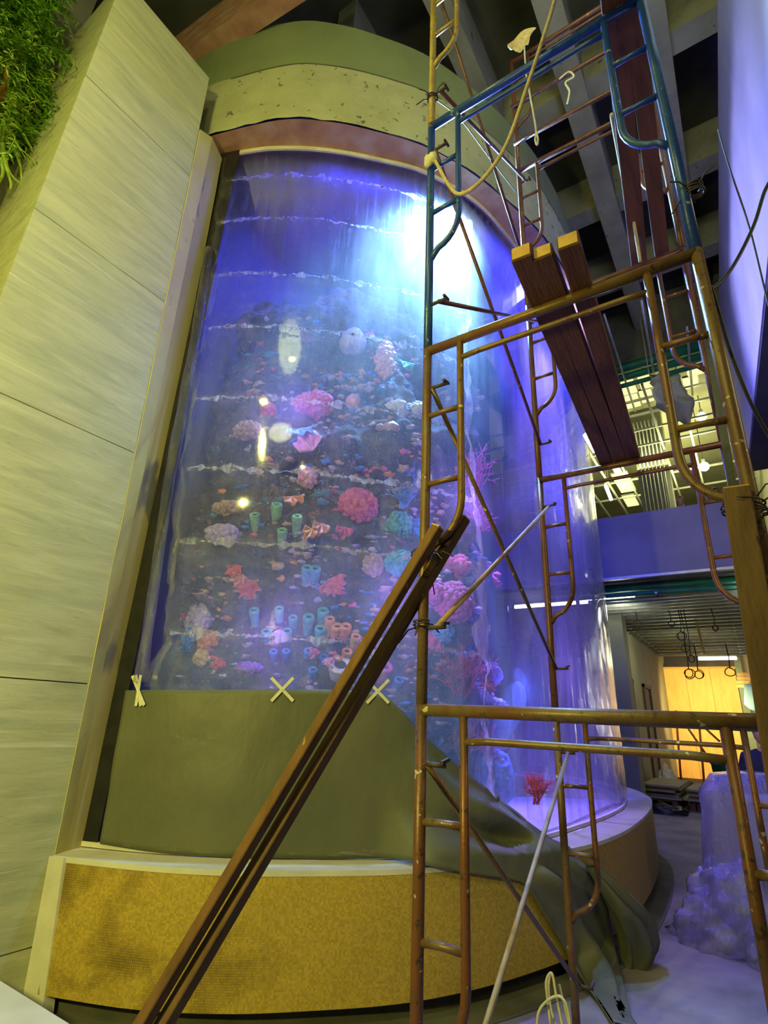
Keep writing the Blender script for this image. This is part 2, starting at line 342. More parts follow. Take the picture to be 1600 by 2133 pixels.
def filmmat(name, haze, gl=.5, col=(.75, .80, 1), streak=True, tint=(1, 1, 1), lo=.45, hi=.75):
    """clear protective film: sees through, glints, scatters a little where scuffed"""
    m, t, b, o = nt(name); t.nodes.remove(b)
    tr = N(t, 'ShaderNodeBsdfTransparent'); tr.inputs[0].default_value = (*tint, 1)
    dif = N(t, 'ShaderNodeBsdfDiffuse'); dif.inputs[0].default_value = (*col, 1)
    tl = N(t, 'ShaderNodeBsdfTranslucent'); tl.inputs[0].default_value = (*col, 1)
    g = N(t, 'ShaderNodeBsdfGlossy'); g.inputs[0].default_value = (1, 1, 1, 1); g.inputs['Roughness'].default_value = .12
    mx = N(t, 'ShaderNodeMixShader'); mx.inputs[0].default_value = .9
    t.links.new(dif.outputs[0], mx.inputs[1]); t.links.new(tl.outputs[0], mx.inputs[2])
    st = ns(t, pos(t, (1, 1, .05)), 22, 5, .65); bl = ns(t, pos(t, (1, 1, .6)), 1.6, 4, .6); ck = ns(t, pos(t, (1, 1, .7)), 16, 7, .72, .8)
    a = N(t, 'ShaderNodeMath', operation='MULTIPLY'); t.links.new(ramp(t, st, [(lo, BW(.10)), (hi, BW(1))]), a.inputs[0]); t.links.new(ramp(t, bl, [(.32, BW(.4)), (.7, BW(1))]), a.inputs[1])
    a2 = N(t, 'ShaderNodeMath', operation='MULTIPLY_ADD'); t.links.new(ramp(t, ck, [(.56, BW(0)), (.72, BW(1))]), a2.inputs[0]); a2.inputs[1].default_value = .5; t.links.new(a.outputs[0], a2.inputs[2])
    a3 = N(t, 'ShaderNodeMath', operation='MULTIPLY_ADD'); t.links.new(ramp(t, ns(t, pos(t, (1, 1, .012)), 46, 3, .6), [(.64, BW(0)), (.70, BW(1))]), a3.inputs[0]); a3.inputs[1].default_value = .7; t.links.new(a2.outputs[0], a3.inputs[2])
    h = N(t, 'ShaderNodeMath', operation='MULTIPLY', use_clamp=True); t.links.new(a3.outputs[0], h.inputs[0]); h.inputs[1].default_value = haze
    s1 = N(t, 'ShaderNodeMixShader'); t.links.new(h.outputs[0], s1.inputs[0]); t.links.new(tr.outputs[0], s1.inputs[1]); t.links.new(mx.outputs[0], s1.inputs[2])
    fm = schlick(t, .05, gl)
    s2 = N(t, 'ShaderNodeMixShader'); t.links.new(fm.outputs[0], s2.inputs[0]); t.links.new(s1.outputs[0], s2.inputs[1]); t.links.new(g.outputs[0], s2.inputs[2])
    bn = N(t, 'ShaderNodeBump'); bn.inputs['Strength'].default_value = .85; bn.inputs['Distance'].default_value = .014
    wv = N(t, 'ShaderNodeMath', operation='ADD'); t.links.new(ck, wv.inputs[0]); t.links.new(st, wv.inputs[1]); t.links.new(wv.outputs[0], bn.inputs['Height'])
    t.links.new(bn.outputs[0], g.inputs['Normal']); t.links.new(s2.outputs[0], o.inputs['Surface']); return m
M['film'] = filmmat('clear crinkled film', .20, 1.1, lo=.50, hi=.80)
M['film_edge'] = filmmat('torn film edge', 1.0, 2.0, (.95, .92, .88), lo=.3, hi=.62)
M['film_right'] = filmmat('hanging clear film', .34, 1.0, (.72, .74, 1), lo=.3, hi=.7)
M['film_grey'] = filmmat('rolled film', .6, 1.2, (.55, .56, .6))
M['wrap'] = filmmat('bagged plastic sheet', .62, 1.8, (.62, .62, .80), lo=.2, hi=.5)
def acrylic():
    m, t, b, o = nt('tank acrylic'); t.nodes.remove(b)
    tr = N(t, 'ShaderNodeBsdfTransparent'); tr.inputs[0].default_value = (.93, .95, 1, 1)
    g = N(t, 'ShaderNodeBsdfGlossy'); g.inputs['Roughness'].default_value = .07
    fr = schlick(t, .04, .8)
    tl = N(t, 'ShaderNodeBsdfTranslucent'); tl.inputs[0].default_value = (.8, .85, 1, 1); hz = N(t, 'ShaderNodeMixShader'); t.links.new(ramp(t, ns(t, pos(t, (1, 1, .25)), 3, 6, .65), [(.3, BW(.035)), (.75, BW(.12))]), hz.inputs[0]); t.links.new(tr.outputs[0], hz.inputs[1]); t.links.new(tl.outputs[0], hz.inputs[2])
    s = N(t, 'ShaderNodeMixShader'); t.links.new(fr.outputs[0], s.inputs[0]); t.links.new(hz.outputs[0], s.inputs[1]); t.links.new(g.outputs[0], s.inputs[2]); t.links.new(s.outputs[0], o.inputs['Surface']); return m
M['acrylic'] = acrylic()
def coral_mat(name, c, c2=None, scale=24): return mat('coral '+name, c, c2 or tuple(x*.55 for x in c), scale, .7, bmp=.6, bd=.012)
CM = {k: coral_mat(k, c) for k, c in {'magenta': (.70, .12, .42), 'pink': (.85, .42, .58), 'hotpink': (.85, .16, .38), 'red': (.75, .10, .10), 'salmon': (.88, .36, .28), 'orange': (.85, .34, .10), 'tan': (.60, .38, .32), 'teal': (.10, .50, .48), 'green': (.22, .52, .32), 'blue': (.08, .28, .85), 'skyblue': (.16, .45, .85), 'purple': (.42, .16, .72), 'white': (.85, .82, .85), 'lilac': (.60, .48, .85), 'yellow': (.85, .58, .18)}.items()}
M['hole'] = mat('dark opening', (.02, .05, .06), (.015, .03, .04), 4, .9, bmp=0)
# ================================================================ SETTING
struct(MB().box((-14, -8, -.3), (6, 26, 0)).build('floor', M['floor']), 'dusty grey concrete floor running past the tank to the far corridor', 'floor')
# left pier clad in stone slabs
WX = -2.75
wl = thing('wall_left', 'tall pier clad in veined grey stone slabs left of the tank', 'wall', (WX, -.4, 0), kind='structure')
MB().box((WX-.42, -1.02, 0), (WX-.02, -.12, 8.06)).build('wall_core', M['concrete'], wl)
zs = [0, .33, 1.83, 3.60, 5.10, 6.64, 8.10]
for a, b in zip(zs, zs[1:]):
    ye = lambda z: .225-.0345*z
    MB().hexa([(WX-.02, -1.05, a+.004), (WX, -1.05, a+.004), (WX, ye(a), a+.004), (WX-.02, ye(a), a+.004), (WX-.02, -1.05, b-.004), (WX, -1.05, b-.004), (WX, ye(b), b-.004), (WX-.02, ye(b), b-.004)]).build('stone_slab', M['stone'], wl)
    MB().box((WX-.97, -1.06, a+.004), (WX-.001, -1.05, b-.004)).build('stone_return', M['stone'], wl)
# rendered jamb between pier and tank
jb = thing('trim_1', 'tall rendered jamb with yellow edge between stone pier and tank', 'jamb', (-2.9, .3, 0), kind='structure')
J0 = [onx(110, 1789, WX-.004), onx(134, 1773, WX-.05), onx(192, 1758, WX-.12), None]; J1 = [onx(416, 270, WX-.004), onx(441, 287, WX-.05), onx(461, 330, WX-.12), None]
J0[3] = J0[2]+Vector((-.35, .1, 0)); J1[3] = J1[2]+Vector((-.35, .1, 0))
def loft(idx, n=60):
    rows = []
    for k in range(n+1):
        t = k/n; rows.append([J0[i].lerp(J1[i], t)+Vector((.005*noise.noise(Vector((i*3, t*12, 1))), .006*noise.noise(Vector((i*3, t*16, 5))), 0)) for i in idx])
    return rows
MB().grid(loft((0, 1))).build('yellow_edge', M['jamb_yellow'], jb, mods=[solid(.015, 0)])
MB().grid(loft((1, 2, 3))).build('raw_face', M['jamb_raw'], jb, mods=[solid(.015, 0)])
# concrete crown over the tank: primed underside, rough ring, smooth drum
cr = thing('concrete_crown', 'curved green rendered concrete crown over the top of the tank', 'concrete ring', (-1.5, 3, 7.57), kind='structure')
n = 110; rows = []
for k in range(5):
    t = k/4
    rows.append([zq(CI, CI.L*i/n, 7.57+.012*noise.noise(Vector((i*.3, k, 0))), -.05).lerp(zq(CR, CR.L*i/n, 7.57), t) for i in range(n+1)])
MB().grid(rows).build('primed_underside', M['under'], cr)
rows = []
for k in range(10):
    z = 7.57+.9*k/9
    rows.append([zq(CR, CR.L*i/n, z+(.02*noise.noise(Vector((i*.7, 3, 3))) if k == 0 else 0), .02+.012*noise.noise(Vector((i*.35, z*4, 0)))) for i in range(n+1)])
MB().grid(rows).build('rough_ring', M['ring'], cr)
rim = lambda i: 9.5-.35*min(1, i/n/.3)
m = MB().grid([[zq(CR, CR.L*i/n, 8.46, -.015) for i in range(n+1)], [zq(CR, CR.L*i/n, rim(i), -.015) for i in range(n+1)], [zq(CR, CR.L*i/n, rim(i), -1.0) for i in range(n+1)]])
m.build('smooth_drum', M['drum'], cr, smooth=False)
prism(CR, 8.455, 8.475, .022, n=n).build('shadow_line', M['toe'], cr)  # dark strip draws the shadow line between ring and drum
# beams and slab overhead
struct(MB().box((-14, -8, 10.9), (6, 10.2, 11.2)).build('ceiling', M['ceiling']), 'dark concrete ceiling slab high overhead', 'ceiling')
bm_l = ['brown concrete beam crossing above the left end of the crown', 'long pale beam running away between the two scaffold rows']
struct(MB().hexa([(-5.6, -.26, 9.3), (-5.6, -.07, 9.3), (1.2, .72, 9.3), (1.2, .40, 9.3), (-5.6, -.26, 9.9), (-5.6, -.07, 9.9), (1.2, .72, 9.9), (1.2, .40, 9.9)]).build('ceiling_beam', M['under']), bm_l[0], 'beam')
struct(MB().box((.20, .6, 10.0), (.52, 10.2, 10.9)).build('ceiling_beam', M['beam']), bm_l[1], 'beam')
for x0, lab in ((1.28, 'pale beam running away over the right edge of the scaffold'), (-.95, 'beam running away behind the top of the crown'), (-2.2, 'beam end seen above the crown beside the brown beam')):
    struct(MB().box((x0, 1.2, 10.1), (x0+.3, 10.2, 10.9)).build('ceiling_beam', M['beam']), lab, 'beam')
for y0, lab in ((3.4, 'cross beam nearest above the blue scaffold tube'), (5.5, 'second cross beam behind the long pale beam'), (7.4, 'third cross beam over the plank tips'), (9.15, 'deepest cross beam in front of the green pipes')):
    struct(MB().box((-3, y0, 10.15), (3.2, y0+.32, 10.9)).build('ceiling_beam', M['beam']), lab, 'beam')
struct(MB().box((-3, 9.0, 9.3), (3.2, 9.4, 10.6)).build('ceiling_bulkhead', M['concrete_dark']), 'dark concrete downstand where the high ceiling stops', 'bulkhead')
# right hand bulkhead lit by the tank
def yx(x, y): return (x-.0523*(y-2.95), y)
A0, A1, B1, B0 = yx(2.06, -.5), yx(2.06, 9.95), (4.5, 9.95), (4.5, -.5)
m = MB().hexa([(*A0, 6.6), (*B0, 6.6), (*B1, 6.6), (*A1, 6.6), (*A0, 9.6), (*B0, 9.6), (*B1, 9.6), (*A1, 9.6)])
struct(m.build('wall_right', M['blue_wall']), 'smooth bulkhead wall at top right washed violet by the tank', 'wall')
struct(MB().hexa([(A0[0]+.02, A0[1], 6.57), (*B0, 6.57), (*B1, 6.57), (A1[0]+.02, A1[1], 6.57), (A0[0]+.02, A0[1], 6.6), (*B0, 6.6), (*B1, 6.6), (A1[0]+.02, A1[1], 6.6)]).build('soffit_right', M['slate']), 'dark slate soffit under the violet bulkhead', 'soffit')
# back: parapet, upper floor, lower ceiling, walls
pf = thing('wall_back', 'long blue lit parapet of the upper floor behind the tank', 'parapet', (0, 10, 4.7), kind='structure')
MB().box((-9, 10, 4.72), (1.31, 10.16, 6.08)).build('parapet_face', M['fascia'], pf); MB().box((-9, 9.99, 4.66), (1.31, 10.16, 4.715)).build('parapet_edge', M['white_metal'], pf)
MB().box((1.32, 10.02, 4.6), (1.8, 10.3, 6.08)).build('parapet_end', M['wall_grey'], pf)
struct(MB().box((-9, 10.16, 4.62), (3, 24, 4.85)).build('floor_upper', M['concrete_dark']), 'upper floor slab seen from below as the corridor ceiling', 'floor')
struct(MB().box((-9, 9.4, 10.3), (4, 24, 10.6)).build('ceiling_upper', M['olive_wall']), 'olive ceiling of the upper hall behind the scaffold', 'ceiling')
struct(MB().box((-9, 21.9, 4.85), (4, 22.2, 10.3)).build('wall_upper', M['olive_wall']), 'olive back wall of the upper hall', 'wall')
struct(MB().box((2.2, 10, 4.85), (2.4, 22, 10.3)).build('wall_upper_side', M['olive_wall']), 'olive side wall of the upper hall', 'wall')
struct(MB().box((-9, 23.6, 0), (4, 23.9, 4.62)).build('wall_corridor_end', board('bright end wall', (.75, .70, .60))), 'bright end wall at the bottom of the corridor', 'wall')
struct(MB().box((2.6, 9, 0), (2.8, 23.6, 4.62)).build('wall_corridor_right', M['wall_grey']), 'grey right wall of the lower corridor', 'wall')
struct(MB().box((-1.78, 12.0, 0), (-1.30, 12.5, 4.3)).build('trim_2', M['wall_grey']), 'grey rendered pillar at the left of the corridor', 'pillar')
struct(MB().box((-2.3, 12.5, 0), (-1.72, 22.6, 4.45)).build('wall_corridor_left', M['wall_grey']), 'grey left wall of the corridor with door openings', 'wall')
for i, (y, lab) in enumerate(((13.6, 'nearest dark doorway in the corridor left wall'), (16.6, 'farther dark doorway in the corridor left wall'))):
    d = thing('door_%d' % (i+1), lab, 'doorway', (-1.7, y, 0), kind='structure')
    MB().box((-1.72, y, 0), (-1.712, y+1.1, 2.9)).build('door_leaf', M['slate'], d)
    f = MB(); f.box((-1.72, y-.1, 0), (-1.66, y, 3.0)); f.box((-1.72, y+1.1, 0), (-1.66, y+1.2, 3.0)); f.box((-1.72, y-.1, 2.9), (-1.66, y+1.2, 3.0)); f.build('door_frame', M['timber_pale'], d)

# ================================================================ TANK
pl = thing('aquarium_plinth', 'curved waist high tank plinth faced in gold mosaic with pale ledge', 'plinth', (-1, 1.5, 0))
qs = [.10+(OU.L-.10)*i/160 for i in range(161)]
m = MB(); zz = [.12+.68*k/4 for k in range(5)]; m.grid([[zq(OU, q, z) for q in qs] for z in zz])
face = m.build('mosaic_facing', M['mosaic'], pl)
uvl = face.data.uv_layers.new(name='UVMap'); me = face.data
for lp in me.loops:
    i = lp.vertex_index; uvl.data[lp.index].uv = (qs[i % 161], zz[i//161])
MB().grid([[zq(OU, OU.L*i/160, .803, .004) for i in range(161)], [zq(OU, OU.L*i/160, .803, .0).lerp(zq(GL, GL.L*i/160, .803), .5) for i in range(161)], [zq(GL, GL.L*i/160, .803, -.12) for i in range(161)]]).build('ledge', M['ledge'], pl, mods=[solid(.03, -1)])
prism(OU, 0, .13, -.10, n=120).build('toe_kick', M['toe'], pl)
m = MB().hexa([(WX+.002, .205, .0), (WX+.16, .25, .0), (WX+.16, .32, .0), (WX+.002, .3, .0), (WX+.002, .165, .8), (WX+.10, .205, .8), (WX+.10, .25, .8), (WX+.002, .25, .8)])
m.build('plaster_edge', M['ledge'], pl)
prism(OU, .0, .006, .15, n=100, thick=.29).build('dark_skirting', M['concrete_dark'], pl)
tk = thing('aquarium_tank', 'tall curved acrylic aquarium panel lit blue from inside', 'aquarium', (-1, 3, .8))
prism(GL, .81, 7.6, 0, .06, GL.L, n=90).build('acrylic_panel', M['acrylic'], tk, smooth=True, mods=[solid(.05, -1)])
prism(GL, .81, 7.57, .03, 0, .23, n=6, thick=.09).build('edge_gasket', M['black'], tk)
prism(GL, .81, .84, .02, .08, GL.L, n=90).build('base_seal', M['ledge'], tk, mods=[solid(.03, 0)])
prism(GL, 7.52, 7.6, .012, .06, GL.L, n=90).build('top_seal', M['ledge'], tk, mods=[solid(.02, 0)])
MB().box((-3.25, .55, .8), (-3.15, 8.6, 10.4)).build('added_backdrop', M['backdrop'], tk)  # added backdrop, its dark blue stands in for haze in the water
MB().grid([[(-3.2, .6, .83), (-.7, 2.6, .83), (-.6, 4.0, .83)], [(-3.2, 4, .83), (-1, 6, .83), (-.6, 6.2, .83)]]).build('sand_bed', mat('pale sand', (.6, .6, .62), (.5, .5, .52), 8, .9), tk)
# flood lamp inside
fl = thing('flood_lamp', 'white hot flood lamp hanging inside the top of the tank', 'lamp', (-1.05, 2.55, 7.3))
MB().lathe((-1.05, 2.55, 7.32), (.35, -.6, -1), [(.0, -.05), (.13, -.05), (.16, .05), (.15, .08)], 20).build('housing', M['black'], fl)
MB().lathe((-1.05, 2.55, 7.32), (.35, -.6, -1), [(.0, .06), (.14, .075)], 20).build('lens', emit('flood lens', (.75, .95, 1), 60), fl)
# ================================================================ REEF
RP = []
for q in np.linspace(.12, 3.35, 30):
    p, nn = GL.at(q, -.55); RP.append((p.x, p.y))
RP += [(-1.12, 2.75), (-1.30, 3.25), (-1.75, 3.6), (-2.4, 3.7), (-3.0, 3.7)]
RC = Curve(RP, 6)
def reef_off(q, z):
    v = Vector((q*1.3, z*1.3, 2.0)); o = .22*noise.fractal(v, 1.0, 2.1, 5)+.09*noise.noise(v*5)
    o += .10*math.sin(z*4.6+1.3*noise.noise(Vector((q, z, 9)))*2)            # ledges
    if q > 3.0: o += .38*max(0, 1-abs(z-1.5)/1.4)*min(1, (q-3.0)/.3)*(1 if q < 4.0 else max(0, 1-(q-4.0)/.5))
    if z > 4.8: o -= (z-4.8)*.26
    return min(o, .40)
nq, nz = 240, 260
rows = []
for j in range(nz+1):
    z = .82+5.6*j/nz; rows.append([zq(RC, RC.L*i/nq, z, reef_off(RC.L*i/nq, z)) for i in range(nq+1)])
reef = MB().grid(rows).build('reef_rock', M['reef'], None, smooth=True)
tag(reef, 'dark craggy reef wall behind the film in the left half of the tank', 'reef')
def reef_hit(u, v, lift=.0):
    """where a sight line meets the reef face"""
    d = sight(u, v); o = Vector(CAM)
    best = None
    for off in np.arange(.40, -.6, -.02):
        h = RC.hit(u, v, off)
        if h is None: continue
        q, p, nn = h; z = p.z
        if .8 < z < 6.5 and reef_off(q, z) >= off-1e-3: return p, nn
        best = (p, nn)
    if best: return best
    d0 = dist(onx(u, v, -1.0)); p = ony(u, v, 2.9); return p, Vector((.80, -.6))
SC = 1/FPX
def dist(p): return (np.array(p)-CAM) @ _f
def out3(nn, up=.35): return Vector((nn.x, nn.y, up)).normalized()
def c_tag(o, label, cat, grp): return tag(o, label, cat, grp)
def tube_sponge(spots, label, col, grp, ln=1.0):
    """spots: mouths (u, v, radius px, length px)"""
    t = None
    for u, v, r, L in spots:
        p, nn = reef_hit(u, v); s = dist(p)*SC; r_ = r*s; L_ = L*s*ln
        if t is None: t = thing('tube_sponge', label, 'coral', tuple(p), grp)
        ax = Vector((nn.x*.8, nn.y*.8, .75)).normalized(); top = p+Vector((nn.x, nn.y, 0))*.12
        top.z = p.z
        b = top-ax*L_
        tb = MB().lathe(b, ax, [(r_*.75, 0), (r_*.85, L_*.3), (r_*1.05, L_*.8), (r_*1.12, L_*.94), (r_*1.0, L_), (r_*.62, L_), (r_*.5, L_*.9)], 12); tb = tb.build('sponge_tube', CM[col], t, smooth=True)
        MB().lathe(b, ax, [(0, L_*.93), (r_*.55, L_*.93)], 12).build('mouth', M['hole'], tb)
    return t
def blob_coral(u, v, r, label, col, seed=1, sc_=(1, 1, 1), n=20, grain=.28, name='brain_coral', grp=None, knobs=40):
    p, nn = reef_hit(u, v); s = dist(p)*SC*r; c = p+Vector((nn.x, nn.y, 0))*s*.4; m = MB(); rnd = random.Random(seed*17+int(u))
    m.ball(c, s*.82, seed, .2, 2, 16, sc_)
    for k in range(knobs):
        d = Vector((rnd.gauss(0, 1), rnd.gauss(0, 1), rnd.gauss(0, 1))).normalized()
        if d.dot(Vector((nn.x, nn.y, .1))) < -.3: d = -d
        m.ball(c+Vector((d.x*sc_[0], d.y*sc_[1], d.z*sc_[2]))*s*.8, s*grain*rnd.uniform(.7, 1.15), k, .1, 2, 8)
    return tag(m.build(name, CM[col], None, True), label, 'coral', grp)
def fan_coral(u, v, w_, h_, label, col, ang=0, grp=None, lobes=5, name='fan_coral'):
    p, nn = reef_hit(u, v); s = dist(p)*SC; N_ = out3(nn, .1); c = p+N_*.14
    R_ = N_.cross(Vector((0, 0, 1))).normalized()*-1; U_ = R_.cross(N_); R_, U_ = R_*math.cos(ang)+U_*math.sin(ang), U_*math.cos(ang)-R_*math.sin(ang)
    rows = []
    for i in range(7):
        t = i/6; row = []
        for k in range(25):
            a = math.radians(-80+160*k/24); e = 1+.14*math.cos(lobes*a*2)*t
            row.append(c+R_*math.sin(a)*w_/2*s*t*e+U_*(math.cos(a)*t*e-.45)*h_*s+N_*(.03*math.sin(a*7)*t+.05*t*t))
        rows.append(row)
    return tag(MB().grid(rows).build(name, CM[col], None, True, [solid(.012, 0)]), label, 'coral', grp)
def branch_coral(u, v, h_, spread, label, col, n=9, seed=1, ang=0, rad=1.0, grp=None, name='branching_coral', depth=3, lift=.0):
    p, nn = reef_hit(u, v); s = dist(p)*SC*h_; rnd = random.Random(seed); m = MB(); N_ = Vector((nn.x, nn.y, 0))
    R_ = Vector((-nn.y, nn.x, 0))
    if R_.dot(Vector(_r)) < 0: R_ = -R_
    base = p-Vector((0, 0, s*.45))+N_*lift
    def grow(b, d, L, r, k):
        e = b+d*L; mid = b.lerp(e, .5)+Vector((rnd.gauss(0, 1), rnd.gauss(0, 1), rnd.gauss(0, 1)))*L*.07
        m.tube([b, mid, e], [r, r*.85, r*.65], 5)
        if k > 0:
            for _ in range(3 if k > 1 else 2):
                dd = (d+Vector((rnd.gauss(0, 1), rnd.gauss(0, 1), rnd.gauss(0, .8)))*.5+Vector((0, 0, .1))).normalized(); grow(b.lerp(e, rnd.uniform(.55, 1)), dd, L*rnd.uniform(.55, .8), r*.68, k-1)
    for i in range(n):
        a = (i/(max(1, n-1))-.5)*spread+ang
        grow(base+R_*rnd.uniform(-.1, .1)*s, (R_*math.sin(a)+Vector((0, 0, math.cos(a)))+N_*rnd.uniform(.0, .5)).normalized(), s*rnd.uniform(.3, .5), s*.028*rad, depth)
    return tag(m.build(name, CM[col], None, True), label, 'coral', grp)
def growth(label, col, n, seed, r0):
    rnd = random.Random(seed); m = MB(); k = 0
    while k < n:
        q = rnd.uniform(.1, RC.L*.72); z = .9+4.9*rnd.random()**1.25
        if noise.noise(Vector((q*1.7+seed, z*1.9, seed*3.1))) < .16: continue
        c = zq(RC, q, z, reef_off(q, z)-.012); r = r0*rnd.uniform(.4, 1.5); m.ball(c, r, k, .9, 3, 8, (rnd.uniform(.9, 1.8), rnd.uniform(.9, 1.6), rnd.uniform(.35, .8))); k += 1
    return tag(m.build('encrusting_growth', CM[col], None, True), label, 'coral growth', kind='stuff')
for lab, col, n_, sd, r0 in (('lilac encrusting growth speckling the reef ledges', 'lilac', 420, 3, .03), ('rust coloured encrusting growth between the corals', 'tan', 420, 8, .034), ('deep blue encrusting growth in the reef hollows', 'blue', 320, 13, .03), ('rosy encrusting growth dotted over the reef', 'hotpink', 150, 21, .026), ('orange encrusting growth low on the reef', 'orange', 70, 31, .03)): growth(lab, col, n_, sd, r0)
# -- corals, from the top of the reef down
G1, G2, G3, G4 = 'corals on the reef wall', 'tube sponges on the reef wall', 'fan corals on the reef wall', 'branching corals on the reef wall'
blob_coral(733, 722, 34, 'smooth pink dome coral high on the reef', 'lilac', 3, knobs=0, grp=G1, name='dome_coral')
blob_coral(735, 842, 20, 'small smooth salmon dome beside the row of seams', 'salmon', 5, knobs=0, grp=G1, name='dome_coral')
blob_coral(635, 855, 30, 'wide mauve cushion coral left of the salmon dome', 'pink', 6, sc_=(1.5, 1.2, .6), knobs=0, grp=G1, name='cushion_coral')
blob_coral(560, 858, 17, 'small scarlet cushion coral at upper left', 'red', 6, grp=G1)
blob_coral(800, 762, 30, 'orange fluffy coral tower near the scaffold post', 'salmon', 7, sc_=(.8, .8, 1.9), knobs=70, grain=.2, grp=G1)
blob_coral(820, 852, 20, 'white ruffled coral under the orange tower', 'white', 8, sc_=(1.5, 1, .7), knobs=60, grain=.18, grp=G1)
blob_coral(866, 855, 18, 'white ruffled coral touching the scaffold post', 'white', 9, sc_=(1.2, 1, .9), knobs=60, grain=.18, grp=G1)
fan_coral(832, 778, 46, 22, 'pale teal flat coral beside the orange tower', 'teal', .1, G3)
fan_coral(640, 940, 62, 46, 'pale pink scalloped fan coral on a dark ledge', 'pink', 2.4, G3, 3)
fan_coral(630, 918, 60, 22, 'sky blue plate coral above the pale pink fan', 'skyblue', -.3, G3)
fan_coral(614, 1058, 46, 24, 'salmon fan coral above the green sponges', 'salmon', -.2, G3, 4)
blob_coral(640, 1000, 22, 'pink knobbly coral below the pale pink fan', 'pink', 4, sc_=(1, 1, 1.2), grp=G1)
branch_coral(672, 1030, 34, 1.6, 'sky blue feathery coral beside the pink knobbly coral', 'skyblue', 9, 3, grp=G4)
blob_coral(742, 1062, 46, 'big magenta bushy coral in the middle of the reef', 'hotpink', 5, knobs=140, grain=.17, grp=G1, sc_=(1, 1, .85), name='bushy_coral')
tube_sponge([(537, 1080, 10, 44), (580, 1060, 11, 70), (620, 1084, 10, 46), (591, 1112, 10, 44)], 'cluster of four green tube sponges at mid height', 'green', G2)
fan_coral(666, 1116, 34, 30, 'salmon leaf coral right of the green sponges', 'salmon', .2, G3, 3)
fan_coral(644, 1126, 30, 30, 'orange leaf coral lowest of the pair by the green sponges', 'orange', .4, G3, 3)
fan_coral(712, 1122, 34, 28, 'hot pink folded leaf coral below the magenta bush', 'hotpink', .1, G3, 3)
branch_coral(838, 1035, 60, 1.4, 'blue feathery coral left of the scaffold post', 'skyblue', 12, 5, grp=G4)
branch_coral(866, 990, 54, 1.2, 'blue feathery coral partly behind the scaffold post', 'blue', 12, 6, grp=G4)
blob_coral(822, 1100, 34, 'blue green bubbly coral left of the scaffold post', 'teal', 7, knobs=110, grain=.17, grp=G1)
blob_coral(868, 1110, 30, 'blue bubbly coral touching the scaffold post', 'blue', 8, knobs=100, grain=.18, grp=G1)
blob_coral(775, 1180, 26, 'tan brain coral below the bubbly corals', 'tan', 9, knobs=70, grain=.2, grp=G1)
blob_coral(828, 1178, 34, 'green ridged coral right of the tan brain coral', 'teal', 10, knobs=90, grain=.18, sc_=(1.1, 1, .9), grp=G1)
for k, (u, v, r, c, lab) in enumerate(((500, 1202, 17, 'red', 'rosy lobed coral topmost of three at left'), (508, 1220, 15, 'salmon', 'rosy lobed coral between its two neighbours'), (527, 1238, 22, 'red', 'rosy lobed coral lowest and largest of three at left'))):
    fan_coral(u, v, r*2.2, r*1.9, lab, c, .3*k, G3, 4)
tube_sponge([(640, 1188, 11, 40), (656, 1190, 11, 36)], 'pair of sky blue tube sponges above the pink ribbed fan', 'skyblue', G2)
fan_coral(690, 1232, 60, 38, 'ribbed crimson fan coral above the orange sponges', 'hotpink', -.7, G3, 8)
T = [('teal', [(535, 1275, 10, 40), (585, 1272, 9, 34), (612, 1290, 9, 30), (643, 1288, 11, 44), (672, 1275, 11, 46)], 'row of five teal tube sponges, upper row'),
     ('teal', [(559, 1318, 10, 26), (600, 1317, 10, 28), (666, 1312, 11, 34)], 'three teal tube sponges below the upper row'),
     ('blue', [(573, 1359, 8, 22), (598, 1358, 8, 22), (642, 1357, 9, 24), (672, 1370, 9, 26), (651, 1396, 9, 26)], 'low scatter of short blue tube sponges above the tarpaulin')]
for c, sp, lab in T: tube_sponge(sp, lab, c, G2)
tube_sponge([(685, 1292, 10, 44), (700, 1307, 11, 62), (718, 1307, 11, 56), (738, 1328, 10, 46), (747, 1334, 9, 36), (720, 1358, 10, 40), (700, 1372, 9, 32)], 'bright orange tube sponge cluster beside the timber prop', 'orange', G2)
fan_coral(652, 1368, 22, 22, 'small pink shell coral left of the orange sponges', 'hotpink', .4, G3, 2)
fan_coral(680, 1388, 22, 22, 'small pink shell coral under the orange sponges', 'pink', -.5, G3, 2)
tube_sponge([(706, 1385, 24, 34)], 'pale cup sponge under the orange sponges', 'white', G2)
tube_sponge([(792, 1388, 17, 40)], 'magenta vase sponge right of the timber prop', 'magenta', G2)
tube_sponge([(820, 1416, 10, 34)], 'single blue tube sponge by the right hand tape cross', 'blue', G2)
blob_coral(440, 1340, 26, 'yellow orange knobbly coral low at the left', 'orange', 11, knobs=60, grain=.2, grp=G1)
blob_coral(425, 1372, 20, 'yellow button coral under the orange knobbly one', 'yellow', 12, knobs=40, grain=.22, grp=G1)
blob_coral(424, 1296, 34, 'lilac crusty coral low at the left', 'lilac', 13, knobs=90, grain=.16, sc_=(1, 1, 1.2), grp=G1)
blob_coral(398, 1335, 22, 'violet blue crusty coral at the far left edge', 'blue', 14, knobs=50, grain=.2, sc_=(.8, .8, 1.5), grp=G1)
blob_coral(470, 1120, 38, 'lilac ledge coral left of the green sponges', 'lilac', 15, knobs=80, grain=.15, sc_=(1.3, 1, .6), grp=G1)
blob_coral(480, 1065, 30, 'mauve ledge coral above the lilac ledge coral', 'tan', 16, knobs=60, grain=.17, sc_=(1.4, 1, .5), grp=G1)
blob_coral(385, 1285, 10, 'tiny pink polyp at the far left', 'hotpink', 2, knobs=10, grp=G1)
blob_coral(460, 1385, 14, 'small rosy coral above the tarpaulin edge', 'red', 17, knobs=24, grp=G1)
